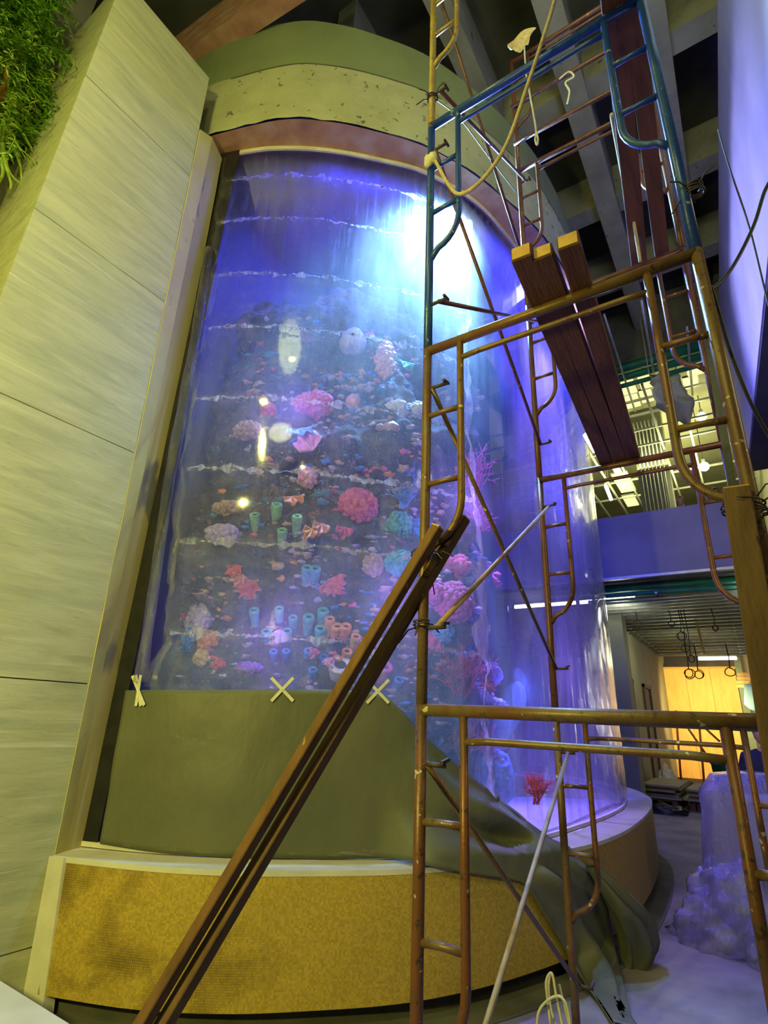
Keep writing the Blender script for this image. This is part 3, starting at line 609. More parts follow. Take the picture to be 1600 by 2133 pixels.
blob_coral(520, 1395, 26, 'dull mauve coral above the left tape cross', 'purple', 18, knobs=60, grain=.18, sc_=(1.5, 1, .6), grp=G1)
blob_coral(650, 855, 40, 'broad crimson crust below the top seams', 'hotpink', 19, knobs=100, grain=.14, sc_=(1.5, 1, .7), grp=G1)
blob_coral(520, 905, 30, 'brown crust coral at upper left', 'tan', 20, knobs=70, grain=.16, sc_=(1.3, 1, .7), grp=G1)
blob_coral(930, 1258, 48, 'large magenta brain coral right of the scaffold post', 'magenta', 21, knobs=140, grain=.15, grp=G1)
blob_coral(900, 1238, 30, 'magenta brain coral half hidden by the scaffold post', 'magenta', 22, knobs=90, grain=.17, grp=G1)
blob_coral(916, 1318, 26, 'blue bumpy coral under the magenta brain coral', 'skyblue', 23, knobs=80, grain=.18, grp=G1)
blob_coral(895, 1340, 26, 'rosy coral under the blue bumpy coral', 'hotpink', 24, knobs=60, grain=.2, grp=G1)
branch_coral(938, 1405, 130, 1.3, 'tall red thicket coral right of the near scaffold post', 'red', 16, 7, grp=G4, rad=.5, lift=.1)
branch_coral(945, 1540, 80, 1.7, 'low salmon thicket coral above the tarpaulin slope', 'salmon', 14, 8, grp=G4, rad=.6, lift=.12)
blob_coral(960, 1185, 34, 'crimson cushion coral under the film edge', 'hotpink', 25, knobs=50, grain=.2, sc_=(1.3, 1, .8), grp=G1)
branch_coral(1012, 990, 95, 1.8, 'magenta sea whip highest on the reef edge', 'magenta', 12, 9, .6, .8, G4, lift=.1)
branch_coral(1016, 1075, 85, 1.8, 'magenta sea whip second down the reef edge', 'magenta', 12, 10, .7, .8, G4, lift=.1)
fan_coral(1000, 1210, 60, 26, 'magenta tongue coral sticking out of the reef edge', 'magenta', -.5, G3, 2)
blob_coral(1036, 1405, 26, 'purple brain coral on the reef edge by the far post', 'purple', 26, knobs=90, grain=.17, grp=G1)
branch_coral(1022, 1428, 40, 1.4, 'orange finger coral beside the purple brain coral', 'orange', 9, 12, .4, 1.2, G4)
branch_coral(1035, 1462, 46, 1.2, 'pale blue bare twig coral under the orange fingers', 'white', 3, 13, .9, .8, G4, depth=1)
branch_coral(1045, 1555, 80, 1.5, 'red thicket coral behind the lower header tube', 'red', 14, 14, .2, .6, G4, lift=.1)
blob_coral(1055, 1622, 58, 'bright blue curly carpet coral at the foot of the reef', 'blue', 27, knobs=220, grain=.11, sc_=(.8, .8, 1.1), grp=G1, name='carpet_coral')
branch_coral(1115, 1640, 70, 1.2, 'dull red sea grass coral right of the blue carpet', 'red', 14, 15, 0, .5, G4)
# ================================================================ PROTECTIVE FILM
def interp(tab, y):
    for (a, xa), (b, xb) in zip(tab, tab[1:]):
        if y <= b: return xa+(xb-xa)*max(0, (y-a)/(b-a))
    return tab[-1][1]
seam_y = [300, 372, 462, 580, 692, 842, 992, 1146, 1338, 1560, 1780]
LEFT = [(300, 470), (372, 466), (462, 452), (580, 444), (692, 425), (842, 396), (992, 378), (1146, 362), (1338, 340), (1430, 312), (1780, 260)]
RIGHT = [(300, 905), (372, 950), (462, 985), (580, 985), (692, 968), (842, 972), (992, 985), (1146, 1000), (1338, 1008), (1560, 1018), (1780, 1035)]
sz = [ghit(650, y, .03)[1].z for y in seam_y]
Lq = [(ghit(interp(LEFT, y), y, .03)[1].z, ghit(interp(LEFT, y), y, .03)[0]) for y in range(302, 1750, 24)][::-1]
Rq = [(ghit(interp(RIGHT, y), y, .03)[1].z, ghit(interp(RIGHT, y), y, .03)[0]) for y in range(330, 1750, 24)][::-1]
film = thing('protective_film', 'crinkled clear film wrapped in strips over the left of the tank', 'plastic film', (-1.4, 1.35, 3))
rf = random.Random(5)
gaps = {1: [(.36, .03), (.42, .035), (.5, .05), (.66, .05)], 2: [(.30, .05), (.36, .16), (.47, .05), (.60, .03), (.66, .03)], 3: [(.62, .03), (.66, .04), (.70, .03)], 4: [(.05, .02), (.5, .03)], 5: [(.36, .09), (.56, .03), (.64, .05)], 6: [(.42, .05)], 7: [(.50, .05), (.58, .08)]}
# seam_y index i is the line between strip i-1 and strip i
for i in range(len(sz)-1):
    zt, zb = sz[i], sz[i+1]; rows = []; n = 70; mrow = 8
    zt2 = min(zt+.05, 7.55); 
    for k in range(mrow+1):
        row = []
        for c in range(n+1):
            t = c/n
            ztj = zt2+(.018*noise.noise(Vector((t*40, i, 0)))+.012*noise.noise(Vector((t*110, i, 4))) if i else 0)
            zbj = zb+.018*noise.noise(Vector((t*40, i, 7)))
            # bites out of the lower edge where the dark shows through
            for g, wd in gaps.get(i, []):
                a = abs(t-g)*3.4
                if a < wd*1.2: zbj += .11*(1-(a/(wd*1.2))**2)**.5
            for g, wd in gaps.get(i-1, []):
                a = abs(t-g)*3.4
                if a < wd*1.2: ztj = min(ztj, zt-.02)
            z = ztj+(zbj-ztj)*k/mrow
            ql = interp(Lq, z); qr = interp(Rq, z)
            ql += .035*noise.noise(Vector((z*5, 1, 0)))+.02*noise.noise(Vector((z*17, 3, 0))); qr += .05*noise.noise(Vector((z*4, 5, 0)))+.02*noise.noise(Vector((z*15, 8, 0)))
            q = ql+(qr-ql)*t
            o = .022+.008*(i % 2)+.010*noise.noise(Vector((q*6, z*6, i)))
            e = min(k, mrow-k)
            if e == 0 and i: o += .012+.016*rf.random()
            row.append(zq(GL, q, z, o))
        rows.append(row)
    MB().grid(rows).build('film_strip', M['film'], film, True)
# crumpled seams: bright torn overlaps
for i in range(1, len(sz)-2):
    rows = []; n = 150; z0 = sz[i]+.02
    for k in range(4):
        row = []
        for c in range(n+1):
            t = c/n; z = z0+.03*noise.noise(Vector((t*6, i, 9)))+(-.025+.018*k)*max(.10, .6+1.9*noise.noise(Vector((t*17, i, 2)))); ql, qr = interp(Lq, z)+.05, interp(Rq, z)-.03
            row.append(zq(GL, ql+(qr-ql)*t, z+.03*noise.noise(Vector((t*47, i, k*3))), .040+.012*noise.noise(Vector((t*75, k*2, i)))))
        rows.append(row)
    g_ = gaps.get(i, [])
    MB().grid(rows, skip=lambda a, b: (a != 2 and noise.noise(Vector((b/n*22, i, 1))) < -.22) or (a < 2 and any(abs(b/n-g)*3.4 < wd*1.3 for g, wd in g_))).build('torn_seam', M['film_edge'], film, True)
def ribbon(tab, wd, off, m_, name, y0, y1, jit=.03, seed=1):
    rows = [[], [], []]
    y = y0
    while y <= y1:
        q, p, nn = ghit(interp(tab, y), y, off); w_ = wd*max(.12, .8+1.6*noise.fractal(Vector((p.z*2.3, seed, 0)), 1, 2, 4)); j = jit*noise.fractal(Vector((p.z*3.1, seed, 3)), .7, 2.2, 5)
        for k in range(3): rows[k].append(zq(GL, q+(k-1)*w_/2+j, p.z, off+(.02 if k == 1 else .0)+.012*noise.noise(Vector((p.z*8, k, seed)))))
        y += 10
    return MB().grid(rows).build(name, m_, film, True)
ribbon(LEFT, .07, .04, M['film_grey'], 'torn_edge', 330, 1432, .07, 2)
ribbon(RIGHT, .10, .045, M['film_edge'], 'torn_edge', 620, 1700, .05, 6)
# rolled up start of the film beside the gasket
ROLL = [(330, 466), (700, 408), (1000, 352), (1200, 324), (1435, 290)]
pts = [ghit(interp(ROLL, y), y, .05)[1] for y in range(520, 1436, 30)]
MB().tube(pts, [.045+.012*noise.noise(p*4) for p in pts], 10).build('rolled_edge', M['film_grey'], film, True)
rf_ = thing('hanging_film', 'long streaked clear film hanging round the right side of the tank', 'plastic film', (-.5, 4.5, 3))
def vstrip(tabL, tabR, off, y0, y1, name, m_, seed):
    zt, zb = 7.5, .86; rows = []
    for k in range(61):
        z = zt+(zb-zt)*k/60; row = []
        for c in range(25):
            t = c/24; q = tabL+(tabR-tabL)*t+.03*noise.noise(Vector((z*2.5, seed, c//12)))
            row.append(zq(GL, q, z, off+.018*noise.noise(Vector((q*9, z*.6, seed)))+.01*noise.noise(Vector((q*22, z*1.5, seed)))+(.03*max(0, 1-(z-.86)/1.6)*abs(noise.noise(Vector((q*7, z*3, 5)))))))
        rows.append(row)
    MB().grid(rows).build(name, m_, rf_, True)
q0 = ghit(1075, 1250, .03)[0]; q1 = ghit(1150, 1250, .03)[0]; q2 = ghit(1205, 1250, .03)[0]
vstrip(q0, q1+.1, .022, 0, 0, 'film_panel', M['film'], 11); vstrip(q1, q2+.1, .035, 0, 0, 'film_panel', M['film_right'], 12); vstrip(q2, q2+2.2, .028, 0, 0, 'film_panel', M['film_right'], 13)
# ================================================================ TARPAULIN
def T_(kind, u, v):
    if kind == 'g': return ghit(u, v, .045)[1]
    if kind == 'p':
        h = OU.hit(u, v, .05)
        return h[1] if h else onz(u, v, .5)
    if kind == 'l': return onz(u, v, .83)
    if kind == 'f': return onz(u, v, .02)
TOP = [('g', 262, 1438), ('g', 340, 1437), ('g', 420, 1437), ('g', 500, 1436), ('g', 588, 1436), ('g', 690, 1437), ('g', 800, 1450), ('g', 880, 1528), ('g', 960, 1600), ('g', 1040, 1662), ('g', 1100, 1712), ('p', 1205, 1790), ('p', 1258, 1860), ('p', 1278, 1960), ('f', 1302, 2062), ('f', 1318, 2128)]
BOT = [('g', 208, 1757), ('g', 300, 1772), ('g', 390, 1781), ('g', 490, 1786), ('g', 588, 1788), ('g', 690, 1789), ('g', 790, 1788), ('l', 850, 1792), ('p', 905, 1806), ('p', 1000, 1822), ('p', 1070, 1832), ('p', 1100, 1850), ('p', 1140, 1915), ('p', 1185, 1990), ('f', 1232, 2072), ('f', 1282, 2145)]
def dens(P, k): return [Vector(p) for p in catmull([tuple(p) for p in P], k)]
tp, bt = dens([T_(*a) for a in TOP], 8), dens([T_(*a) for a in BOT], 8)
def inside(c, p, off):
    """push a cloth point out of the upright solid whose plan edge is c"""
    best = min(range(len(c.p)), key=lambda i: (c.p[i].x-p.x)**2+(c.p[i].y-p.y)**2); d = (Vector((p.x, p.y))-c.p[best]).dot(c.nrm[best])
    if d < off: p = p+Vector((*(c.nrm[best]*(off-d)), 0))
    return p
rows = []; K = 26
for k in range(K+1):
    t = k/K; row = []
    for i, (a, b) in enumerate(zip(tp, bt)):
        p = a.lerp(b, t); x = i/len(tp)
        lax = max(0, min(1, (x-.42)/.2)); edge = math.sin(math.pi*t)
        if x < .5:
            q, h = None, None
        wr = .014*noise.noise(Vector((p.x*4, p.y*4, p.z*3)))*edge+lax*edge*(.075*math.sin(t*11+x*9)+.06*noise.noise(Vector((x*14, t*7, 2))))
        best = min(range(len(GL.p)), key=lambda j: (GL.p[j].x-p.x)**2+(GL.p[j].y-p.y)**2); nn = GL.nrm[best]
        p = p+Vector((nn.x, nn.y, .25*lax))*wr
        if p.z < .845: p = inside(OU, p, .035) if lax > .3 or p.z < .8 else inside(GL, p, .035)
        else: p = inside(GL, p, .04+.006*noise.noise(Vector((x*9, t*6, 4))))
        p.z = max(p.z, .03)
        row.append(p)
    rows.append(row)
tag(MB().grid(rows).build('tarpaulin', M['tarp'], None, True, [solid(.008, 0)]), 'olive green tarpaulin taped across the tank foot and trailing to the floor', 'tarpaulin')
# bundled tail of the tarpaulin
rows = []
for i in range(15):
    t = i/14; c = ony(1238+46*math.sin(t*2.2), 1800+250*t, 1).lerp(T_('p', 1215+62*math.sin(math.pi*t*.75)+14*t, 1800+255*t), 1.0); r_ = .06+.11*math.sin(math.pi*min(1, t*1.05))
    nn = OU.nrm[min(range(len(OU.p)), key=lambda j: (OU.p[j].x-c.x)**2+(OU.p[j].y-c.y)**2)]; tt = Vector((-nn.y, nn.x, 0)); N3 = Vector((nn.x, nn.y, 0))
    rows.append([c+tt*math.cos(a)*r_+N3*(r_*.75*(1+math.sin(a))*(1+.25*math.sin(a*5+t*6))+.03) for a in [2*math.pi*k/22 for k in range(23)]])
tag(MB().grid(rows).build('tarpaulin_bundle', M['tarp'], None, True), 'loose bunched fold of tarpaulin hanging over the plinth edge', 'tarpaulin')
# tape crosses
for k, (u, v, s_, lab) in enumerate(((288, 1440, 34, 'narrow splayed tape cross at the left tarpaulin corner'), (588, 1436, 27, 'pale tape cross in the middle of the tarpaulin top'), (787, 1440, 27, 'pale tape cross where the tarpaulin starts to slope'))):
    t = thing('tape_cross', lab, 'tape', tuple(ghit(u, v, .06)[1]))
    w_ = .35 if k == 0 else .85
    for j, (sx, sy) in enumerate(((w_, 1), (-w_, 1)) if k else ((.15, 1), (-.15, 1), (.36, .95))):
        a = ghit(u-sx*s_, v-sy*s_*(.9 if k else 1), .058+.004*j)[1]; b = ghit(u+sx*s_, v+sy*s_*.9, .062+.004*j)[1]; nn = ghit(u, v)[2]
        MB().beam(a, b, .022, .003, (nn.x, nn.y, 0)).build('tape_strip', M['tape'], t)
# ================================================================ SCAFFOLD
W = 1.197; YF = 1.756
def frame(label, y, z, mts, h=1.70, tl=(0, 0), grp='scaffold frames'):
    """walk-through frame hanging from header height z; mts = post, header, inner, rung"""
    t = thing('walkthrough_scaffold', label, 'scaffold frame', (W/2, y, z-h), grp)
    mp, mh, mi, mr = mts; H = h
    for x in (0, W): MB().tube([(x, y, z+.015 if h > .1 else z), (x, y, z-H*.33), (x, y, z-H*.66), (x, y, z-H+.004)], .0225, 14).build('post', mp[0 if x == 0 else 1] if isinstance(mp, tuple) else mp, t, True)
    MB().tube([(0, y, z-.005), (W*.5, y, z-.005), (W, y, z-.005)], .0235, 14).build('header', mh, t, True)
    MB().tube([(.18, y, z-.112), (.28, y, z-.105), (W-.28, y, z-.105), (W-.18, y, z-.112)], .0135, 10).build('lower_header', mh, t, True)
    for s, x0 in ((1, 0), (-1, W)):
        xi = x0+s*.18; P = [(xi, y, z-.02), (xi, y, z-.5), (xi, y, z-.84)]
        for a in range(1, 7):
            th = a/6*math.radians(78); P.append((xi-s*.16*(1-math.cos(th)), y, z-.84-.20*math.sin(th)))
        P.append((x0+s*.012, y, z-1.09))
        MB().tube(P, .0165, 12).build('ladder_rail', mi, t, True)
        for dz in (.385, .745): MB().tube([(x0+s*.015, y, z-dz-.005), (x0+s*.09, y, z-dz), (xi, y, z-dz)], [.0145, .0125, .0145], 10).build('rung', mr, t, True)
    return t
c_ = M
frame('rusty lowest scaffold frame in the near row with a waist high header', 0, 1.742, (c_['rust_low'], c_['rust'], c_['rust_low'], c_['rust']))
frame('mustard second scaffold frame in the near row holding the plank platform', 0, 3.452, ((c_['rust'], c_['mustard']), c_['mustard'], c_['mustard'], c_['mustard']))
frame('blue scaffold frame third up in the near row', 0, 5.152, (c_['blue'], c_['blue'], c_['blue'], c_['blue']))
frame('ochre topmost scaffold frame in the near row cut by the picture top', 0, 6.82, (c_['cream'], c_['cream'], c_['cream'], c_['cream']))
fr = (c_['far_red'],)*4
frame('rusty lowest scaffold frame in the far row by the plinth', YF, 1.745, (c_['rust'], c_['rust'], c_['rust_low'], c_['rust']))
frame('red brown second scaffold frame in the far row under the plank ends', YF, 3.445, fr)
frame('red brown third scaffold frame in the far row behind the platform', YF, 5.10, fr)
frame('red brown fourth scaffold frame in the far row against the crown', YF, 6.80, fr)
frame('red brown fifth scaffold frame in the far row up at the ceiling beams', YF, 8.50, fr)
for z, lab in ((7.15, 'lower red guard tube on the fifth far frame'), (7.72, 'upper red guard tube on the fifth far frame')):
    t = tag(MB().tube([(-.02, YF-.04, z), (.6, YF-.04, z), (W+.05, YF-.04, z)], .02, 10).build('guard_tube', c_['far_red'], None, True), lab, 'scaffold tube')
def brace(label, x, z1, z2, mt, both=(1, 1), pale=None):
    """pair of flattened bars pinned to near and far posts"""
    t = thing('cross_brace', label, 'scaffold brace', (x, YF/2, (z1+z2)/2), 'scaffold cross braces')
    for k, (a, b) in enumerate(((z1, z2), (z2, z1))):
        if not both[k]: continue
        xx = x+.018*(1 if k else -1); m_ = pale if (pale and k) else mt
        MB().tube([(xx, .0, a), (xx, YF*.5, (a+b)/2), (xx, YF, b)], .0125, 10).build('brace_bar', m_, t, True)
        for y, z in ((0, a), (YF, b)):
            lp_ = MB().tube([(x-.04, y, z), (x+.06, y, z)], .009, 8).build('lock_pin', M['wire'], t, True)
            MB().beam((x+.055, y-.02, z+.01), (x+.055, y+.035, z+.02), .012, .012).build('pin_latch', M['wire'], lp_)
brace('rusty cross brace lowest beside the gold plinth, one bar paler', .045, 1.545, .37, c_['rust'], pale=mat('grey worn brace', (.36, .30, .27), (.25, .16, .12), 10, .5))
brace('brown cross brace second up in front of the blue film', .045, 3.22, 2.055, c_['rust'], pale=mat('pale brown brace', (.38, .24, .17), (.26, .14, .09), 10, .5))
brace('dark cross brace third up in front of the bright flood glow', .045, 4.92, 3.74, c_['far_red'])
brace('thin dark cross brace fourth up in front of the crown', .045, 6.62, 5.44, c_['far_red'])
# platform planks
def uonline(p, q, z): return p
def plank(label, u0, u1, v0, v1, wd, th, z, over0, over1, m_, grp):
    a = ony(u0, v0, 0); b = ony(u1, v1, YF); d = Vector((b.x-a.x, YF, 0)).normalized()
    A = Vector((a.x, 0, z+th/2))-d*over0; B = Vector((b.x, YF, z+th/2-.006))+d*over1
    t = thing('scaffold_plank', label, 'plank', tuple(A), grp)
    MB().beam(A, B, wd, th).build('plank_body', m_, t, mods=[bevel(.004, 1)])
    MB().beam(A-d*.004, A+d*.004, wd-.012, th-.012).build('sawn_end', M['plank_end'], t)
zp_ = 3.472
plank('left platform plank with a notched yellow end', 1127, 1262, 640, 962, .085, .07, zp_, .30, .10, M['plank'], 'platform planks')
plank('middle platform plank close beside the left one', 1163, 1292, 630, 957, .085, .065, zp_, .26, .10, M['plank'], 'platform planks')
plank('right platform plank set apart with a square yellow end', 1212, 1318, 605, 950, .085, .07, zp_, .26, .10, M['plank'], 'platform planks')
zq_ = 5.176
plank('upper platform plank at left with a pale split edge', 1282, 1332, 35, 545, .115, .05, zq_, .25, .12, M['plank'], 'upper planks')
plank('upper platform plank at right beside the blue ladder rail', 1322, 1380, 20, 530, .10, .05, zq_, .2, .12, M['plank'], 'upper planks')
pts = [ony(u, v, y) for u, v, y in ((1274, 238, .55), (1285, 300, .8), (1300, 380, 1.1), (1318, 450, 1.35), (1334, 545, 1.66))]
tag(MB().tube(catmull([tuple(p) for p in pts], 6), .012, 6).build('twisted_rope', M['twine'], None, True), 'pale twisted rope lying along the upper left plank', 'rope')
# timber props
def prop(label, a, b, w_, h, m_, ext):
    d = (Vector(b)-Vector(a)); e = Vector(b)+d.normalized()*ext
    e = Vector(a)+d*((Vector(a).z-.02)/(Vector(a).z-Vector(b).z))
    t = thing('timber_prop', label, 'timber', tuple(e), 'timber props')
    MB().beam(a, e, w_, h, (0, -1, .3)).build('timber_body', m_, t, mods=[bevel(.004, 1)])
    MB().beam(Vector(a)-d.normalized()*.003, Vector(a)+d.normalized()*.004, w_*.92, h*.92, (0, -1, .3)).build('sawn_end', M['plank_end'], t)
prop('dark timber prop slanting up to the near scaffold post', ony(912, 1098, -.075), ony(296, 2133, -.40), .046, .045, M['timber'], 1)
prop('second timber prop behind the dark one with a pale upper end', ony(966, 1078, .06), ony(342, 2133, -.34), .05, .05, M['timber_pale'], 1)
a, b = ony(1534, 1020, -.06), ony(1590, 1370, -.075); d = b-a; e = a+d*((a.z-.0)/(a.z-b.z))
t = thing('timber_upright', 'upright timber lashed to the right near scaffold post', 'timber', tuple(e)); MB().beam(a, e, .075, .06, (0, -1, 0)).build('timber_body', M['timber_pale'], t, mods=[bevel(.004, 1)]); MB().beam(a-d.normalized()*.003, a+d.normalized()*.004, .068, .054, (0, -1, 0)).build('sawn_end', M['plank_end'], t)
def lashing(name, label, c, r, axis, turns=5, pitch=.012, m_=None, wr=.004, tails=3, seed=1):
    rnd = random.Random(seed); axis = Vector(axis).normalized(); a = Vector((1, 0, 0)) if abs(axis.x) < .8 else Vector((0, 1, 0)); x = axis.cross(a).normalized(); y = axis.cross(x); c = Vector(c)
    pts = [c+axis*(k/16-turns/2)*pitch+(x*math.cos(k/16*2*math.pi)+y*math.sin(k/16*2*math.pi))*r*(1+.12*math.sin(k*.7)) for k in range(turns*16)]
    t = thing(name, label, 'lashing', tuple(c)); MB().tube(pts, wr, 6).build('coil', m_ or M['wire'], t, True)
    for _ in range(tails):
        d = Vector((rnd.gauss(0, 1), rnd.gauss(-.5, .6), rnd.gauss(0, .8))).normalized(); p = c+d*r*.9
        MB().tube([p, p+d*.04+Vector((0, 0, .01)), p+d*.09+Vector((0, 0, -.02))], wr*.9, 5).build('tail', m_ or M['wire'], t, True)
    return t
lashing('wire_lashing', 'black wire lashing binding the timber props to the post', ony(888, 1160, -.02), .06, (.3, .1, 1), 5, .010, wr=.003, seed=3)
lashing('wire_lashing', 'black wire lashing round the upright timber at right', ony(1552, 1058, -.03), .058, (.25, 0, 1), 4, .010, wr=.003, seed=4)
lashing('wire_lashing', 'thin wire twist on the right post above the ladder', ony(1447, 398, 0), .032, (.1, 0, 1), 4, .012, seed=5)
lashing('wire_lashing', 'thin wire twist near the bottom header at left', ony(878, 1300, 0), .03, (0, 0, 1), 3, .012, seed=6)
lashing('wire_lashing', 'thin wire twist on the ochre post under the sky blue tube', ony(901, 205, 0), .03, (0, 0, 1), 3, .012, seed=7)
# steel channel standing behind the right post
a, b = ony(1460, 612, .9), ony(1526, 1013, .9); e = a+(b-a)*(a.z/(a.z-b.z)); a2 = a+(a-b)*.25
tag(MB().beam(a2, e, .035, .05, (0, -1, 0)).build('steel_channel', M['black']), 'slim dark upright channel behind the right near post', 'channel')
# ropes, rag, twine, cables
def rope(name, label, cat, P, r, m_, k=8, n=8):
    pts = catmull([tuple(p) for p in P], k); return tag(MB().tube(pts, r, n).build(name, m_, None, True), label, cat)
rope('rope', 'tan rope looping down from above to a knot on the post', 'rope', [ony(u, v, y) for u, v, y in ((1165, -40, -.15), (1150, 20, -.14), (1128, 90, -.13), (1095, 190, -.12), (1060, 290, -.1), (1025, 350, -.09), (985, 392, -.07), (955, 404, -.05), (935, 385, -.05), (915, 350, -.04), (906, 332, -.03))], .0105, M['rope'])
p = ony(899, 338, -.02); m = MB()
for k in range(5): m.ball(p+Vector((.02*math.cos(k*2), -.015, .018*math.sin(k*2.3))), .028, k, .3, 3, 10)
tag(m.build('rope_knot', M['twine'], None, True), 'fat pale rope knot on the left near post', 'knot')
p0 = ony(1085, 70, .9)
rows = [[p0+Vector((.07*(c-2)*(1-.12*r), .03*math.sin(c*2+r), -.045*r+.05*noise.noise(Vector((c, r, 3))))) for c in range(5)] for r in range(6)]
tag(MB().grid(rows).build('rag', M['rope'], None, True, [solid(.008, 0), subsurf(1)]), 'torn pale rag snagged above the blue scaffold tube', 'rag')
rope('twine', 'pale twine dangling with a small loop under the rag', 'twine', [ony(1092, 90, .85), ony(1096, 150, .6), ony(1103, 190, .5), ony(1112, 240, .5), ony(1117, 272, .5), ony(1115, 290, .5), ony(1119, 302, .5), ony(1121, 290, .5), ony(1117, 274, .5)], .006, M['twine'])
rope('twine', 'short twine knotted on a red guard tube', 'twine', [ony(u, v, 1.70) for u, v in ((1165, 165), (1185, 150), (1195, 160), (1178, 172), (1186, 190), (1182, 215))], .009, M['twine'])
rope('wire', 'thin stay wire sloping from the ochre post to the far row', 'wire', [ony(905, 205, 0), ony(960, 250, .6), ony(1017, 325, 1.2), ony(1075, 400, 1.7)], .004, M['wire'])
rope('cable', 'thick black cable sweeping across the violet bulkhead', 'cable', [ony(1640, 330, .3), ony(1597, 390, .3), ony(1570, 470, .3), ony(1530, 550, .25), ony(1492, 596, .1), ony(1478, 598, .03)], .008, M['cable'])
rope('cable', 'black cable dropping to the right from the mustard post', 'cable', [ony(1482, 600, .02), ony(1497, 650, .1), ony(1520, 728, .2), ony(1560, 830, .3), ony(1600, 905, .4), ony(1650, 990, .5)], .007, M['cable'])
rope('cable', 'thin brown wire crossing the violet bulkhead', 'cable', [ony(1496, 270, 1.5), ony(1520, 350, 1.2), ony(1560, 470, 1.0), ony(1600, 630, .8), ony(1640, 760, .7)], .005, M['wire'])
t = thing('cable_coil', 'loose coil of cream cable on the floor by the plinth', 'cable', tuple(onz(1170, 2120, .1)))
for k, P in enumerate((((1118, 2160), (1122, 2110), (1140, 2085), (1165, 2075), (1182, 2100), (1190, 2160)), ((1150, 2160), (1142, 2090), (1138, 2045), (1150, 2028), (1160, 2080), (1178, 2165)), ((1165, 2050), (1175, 2095), (1184, 2130), (1190, 2170)), ((1170, 2165), (1150, 2110), (1143, 2060), (1146, 2030)))):
    MB().tube(catmull([tuple(ony(u, v, 1.25+.05*k)) for u, v in P], 6), .0065, 6).build('cable_loop', M['twine'], t, True)
# ================================================================ NEAR LEFT
p = onz(0, 2040, .45); q = onz(150, 2133, .45); d = (q-p).normalized(); s = Vector((-d.y, d.x, 0)); 
if (s.x > 0) == (d.y > 0): pass
n_ = Vector((d.y, -d.x, 0)) 
if (Vector(CAM)-p).dot(n_) < 0: n_ = -n_
a, b = p-d*.42, q+d*.35
m = MB().hexa([Vector((*v.xy, z)) for z in (.40, .45) for v in (a, b, b+n_*.5, a+n_*.5)])
t = thing('trestle_bench', 'pale grey bench top corner at the bottom left of the foreground', 'bench', (p.x, p.y, 0)); m.build('bench_top', mat('pale grey board', (.62, .62, .58), (.54, .54, .5), 5, .6, bmp=.1), t, mods=[bevel(.006, 1)])
for v in (a+d*.1+n_*.08, b-d*.12+n_*.08, b-d*.12+n_*.42, a+d*.1+n_*.42): MB().box((v.x-.025, v.y-.025, 0), (v.x+.025, v.y+.025, .40)).build('leg', M['timber'], t)
# green wall
struct(MB().box((-3.95, -6, 0), (-3.72, -.98, 9.8)).build('wall_green', M['concrete_dark']), 'dark wall behind the hanging plants at top left', 'wall')
leafm = [mat('fern leaf', (.16, .34, .03), (.05, .13, .012), 14, .5, bmp=.1), mat('bright leaf', (.36, .50, .07), (.16, .30, .03), 14, .45, bmp=.1)]
def fern(label, u, v, y, n, L, seed, m_, droop=1.0, wd=.02):
    rnd = random.Random(seed); c = onx(u, v, -3.52+.12*rnd.random()); t = thing('hanging_fern', label, 'plant', tuple(c), 'hanging plants')
    stem = MB(); leaf = MB()
    for k in range(n):
        d = Vector((rnd.gauss(.25, .7), rnd.gauss(-.5, .5), rnd.gauss(.1, .6))).normalized(); p = c.copy(); pts = [p.copy()]; l = L*rnd.uniform(.6, 1.2)
        for j in range(9):
            d = (d+Vector((0, 0, -.20*droop))+Vector((rnd.gauss(0, .06), rnd.gauss(0, .06), 0))).normalized(); p = p+d*l/9; pts.append(p.copy())
        stem.tube(pts, [.006-.0005*i for i in range(10)], 5)
        for i in range(1, 10):
            tdir = (pts[i]-pts[i-1]).normalized(); side = tdir.cross(Vector((rnd.gauss(0, .3), rnd.gauss(0, .3), 1))).normalized()
            for sg in (1, -1):
                ll = l*.17*rnd.uniform(.6, 1.1)*(1.1-i/14); e = pts[i]+(side*sg+tdir*.6).normalized()*ll+Vector((0, 0, -ll*.25)); mid = pts[i].lerp(e, .5)+Vector((0, 0, ll*.06)); wv = tdir*wd*.5
                leaf.add([pts[i], mid+wv, e, mid-wv], [(0, 1, 2, 3)])
    stem.build('stems', leafm[1] if m_ else leafm[0], t, True); leaf.build('leaves', leafm[m_], t)
F = [('dark fern at the very top left corner', 20, 20, 0, 26, .7), ('bushy fern beside the pier top', 80, 40, 0, 26, .6), ('fern whose fronds reach over the pier edge', 100, 90, 0, 20, .55), ('pale fern in the middle of the hanging plants', 40, 130, 1, 22, .6), ('fern hanging above the orange bromeliad', 75, 170, 0, 22, .55), ('yellow green fern right of the orange bromeliad', 40, 240, 1, 16, .6), ('long trailing fern lowest on the wall', 5, 290, 1, 14, .75), ('dark fern below the top left corner', 10, 110, 0, 22, .6), ('small dark fern near the pier edge at mid height', 85, 260, 0, 14, .5)]
F += [('dense dark fern behind the bromeliad', 40, 60, 0, 26, .7), ('feathery fern along the top edge by the pier', 115, 15, 0, 22, .6), ('light fern just right of the bromeliad', 60, 215, 1, 18, .55), ('dark fern under the light fern', 50, 300, 0, 18, .6), ('fern at the left edge between two pale ferns', 0, 190, 0, 20, .6), ('fine fern brushing the pier at mid height', 105, 205, 0, 16, .5)]
for i, (lab, u, v, m_, n, L) in enumerate(F): fern(lab, u, v, -1.10, n, L*1.0, 20+i, m_, 1.0, .035)
t = thing('bromeliad', 'orange bromeliad among the hanging ferns', 'plant', tuple(onx(12, 205, -3.42)))
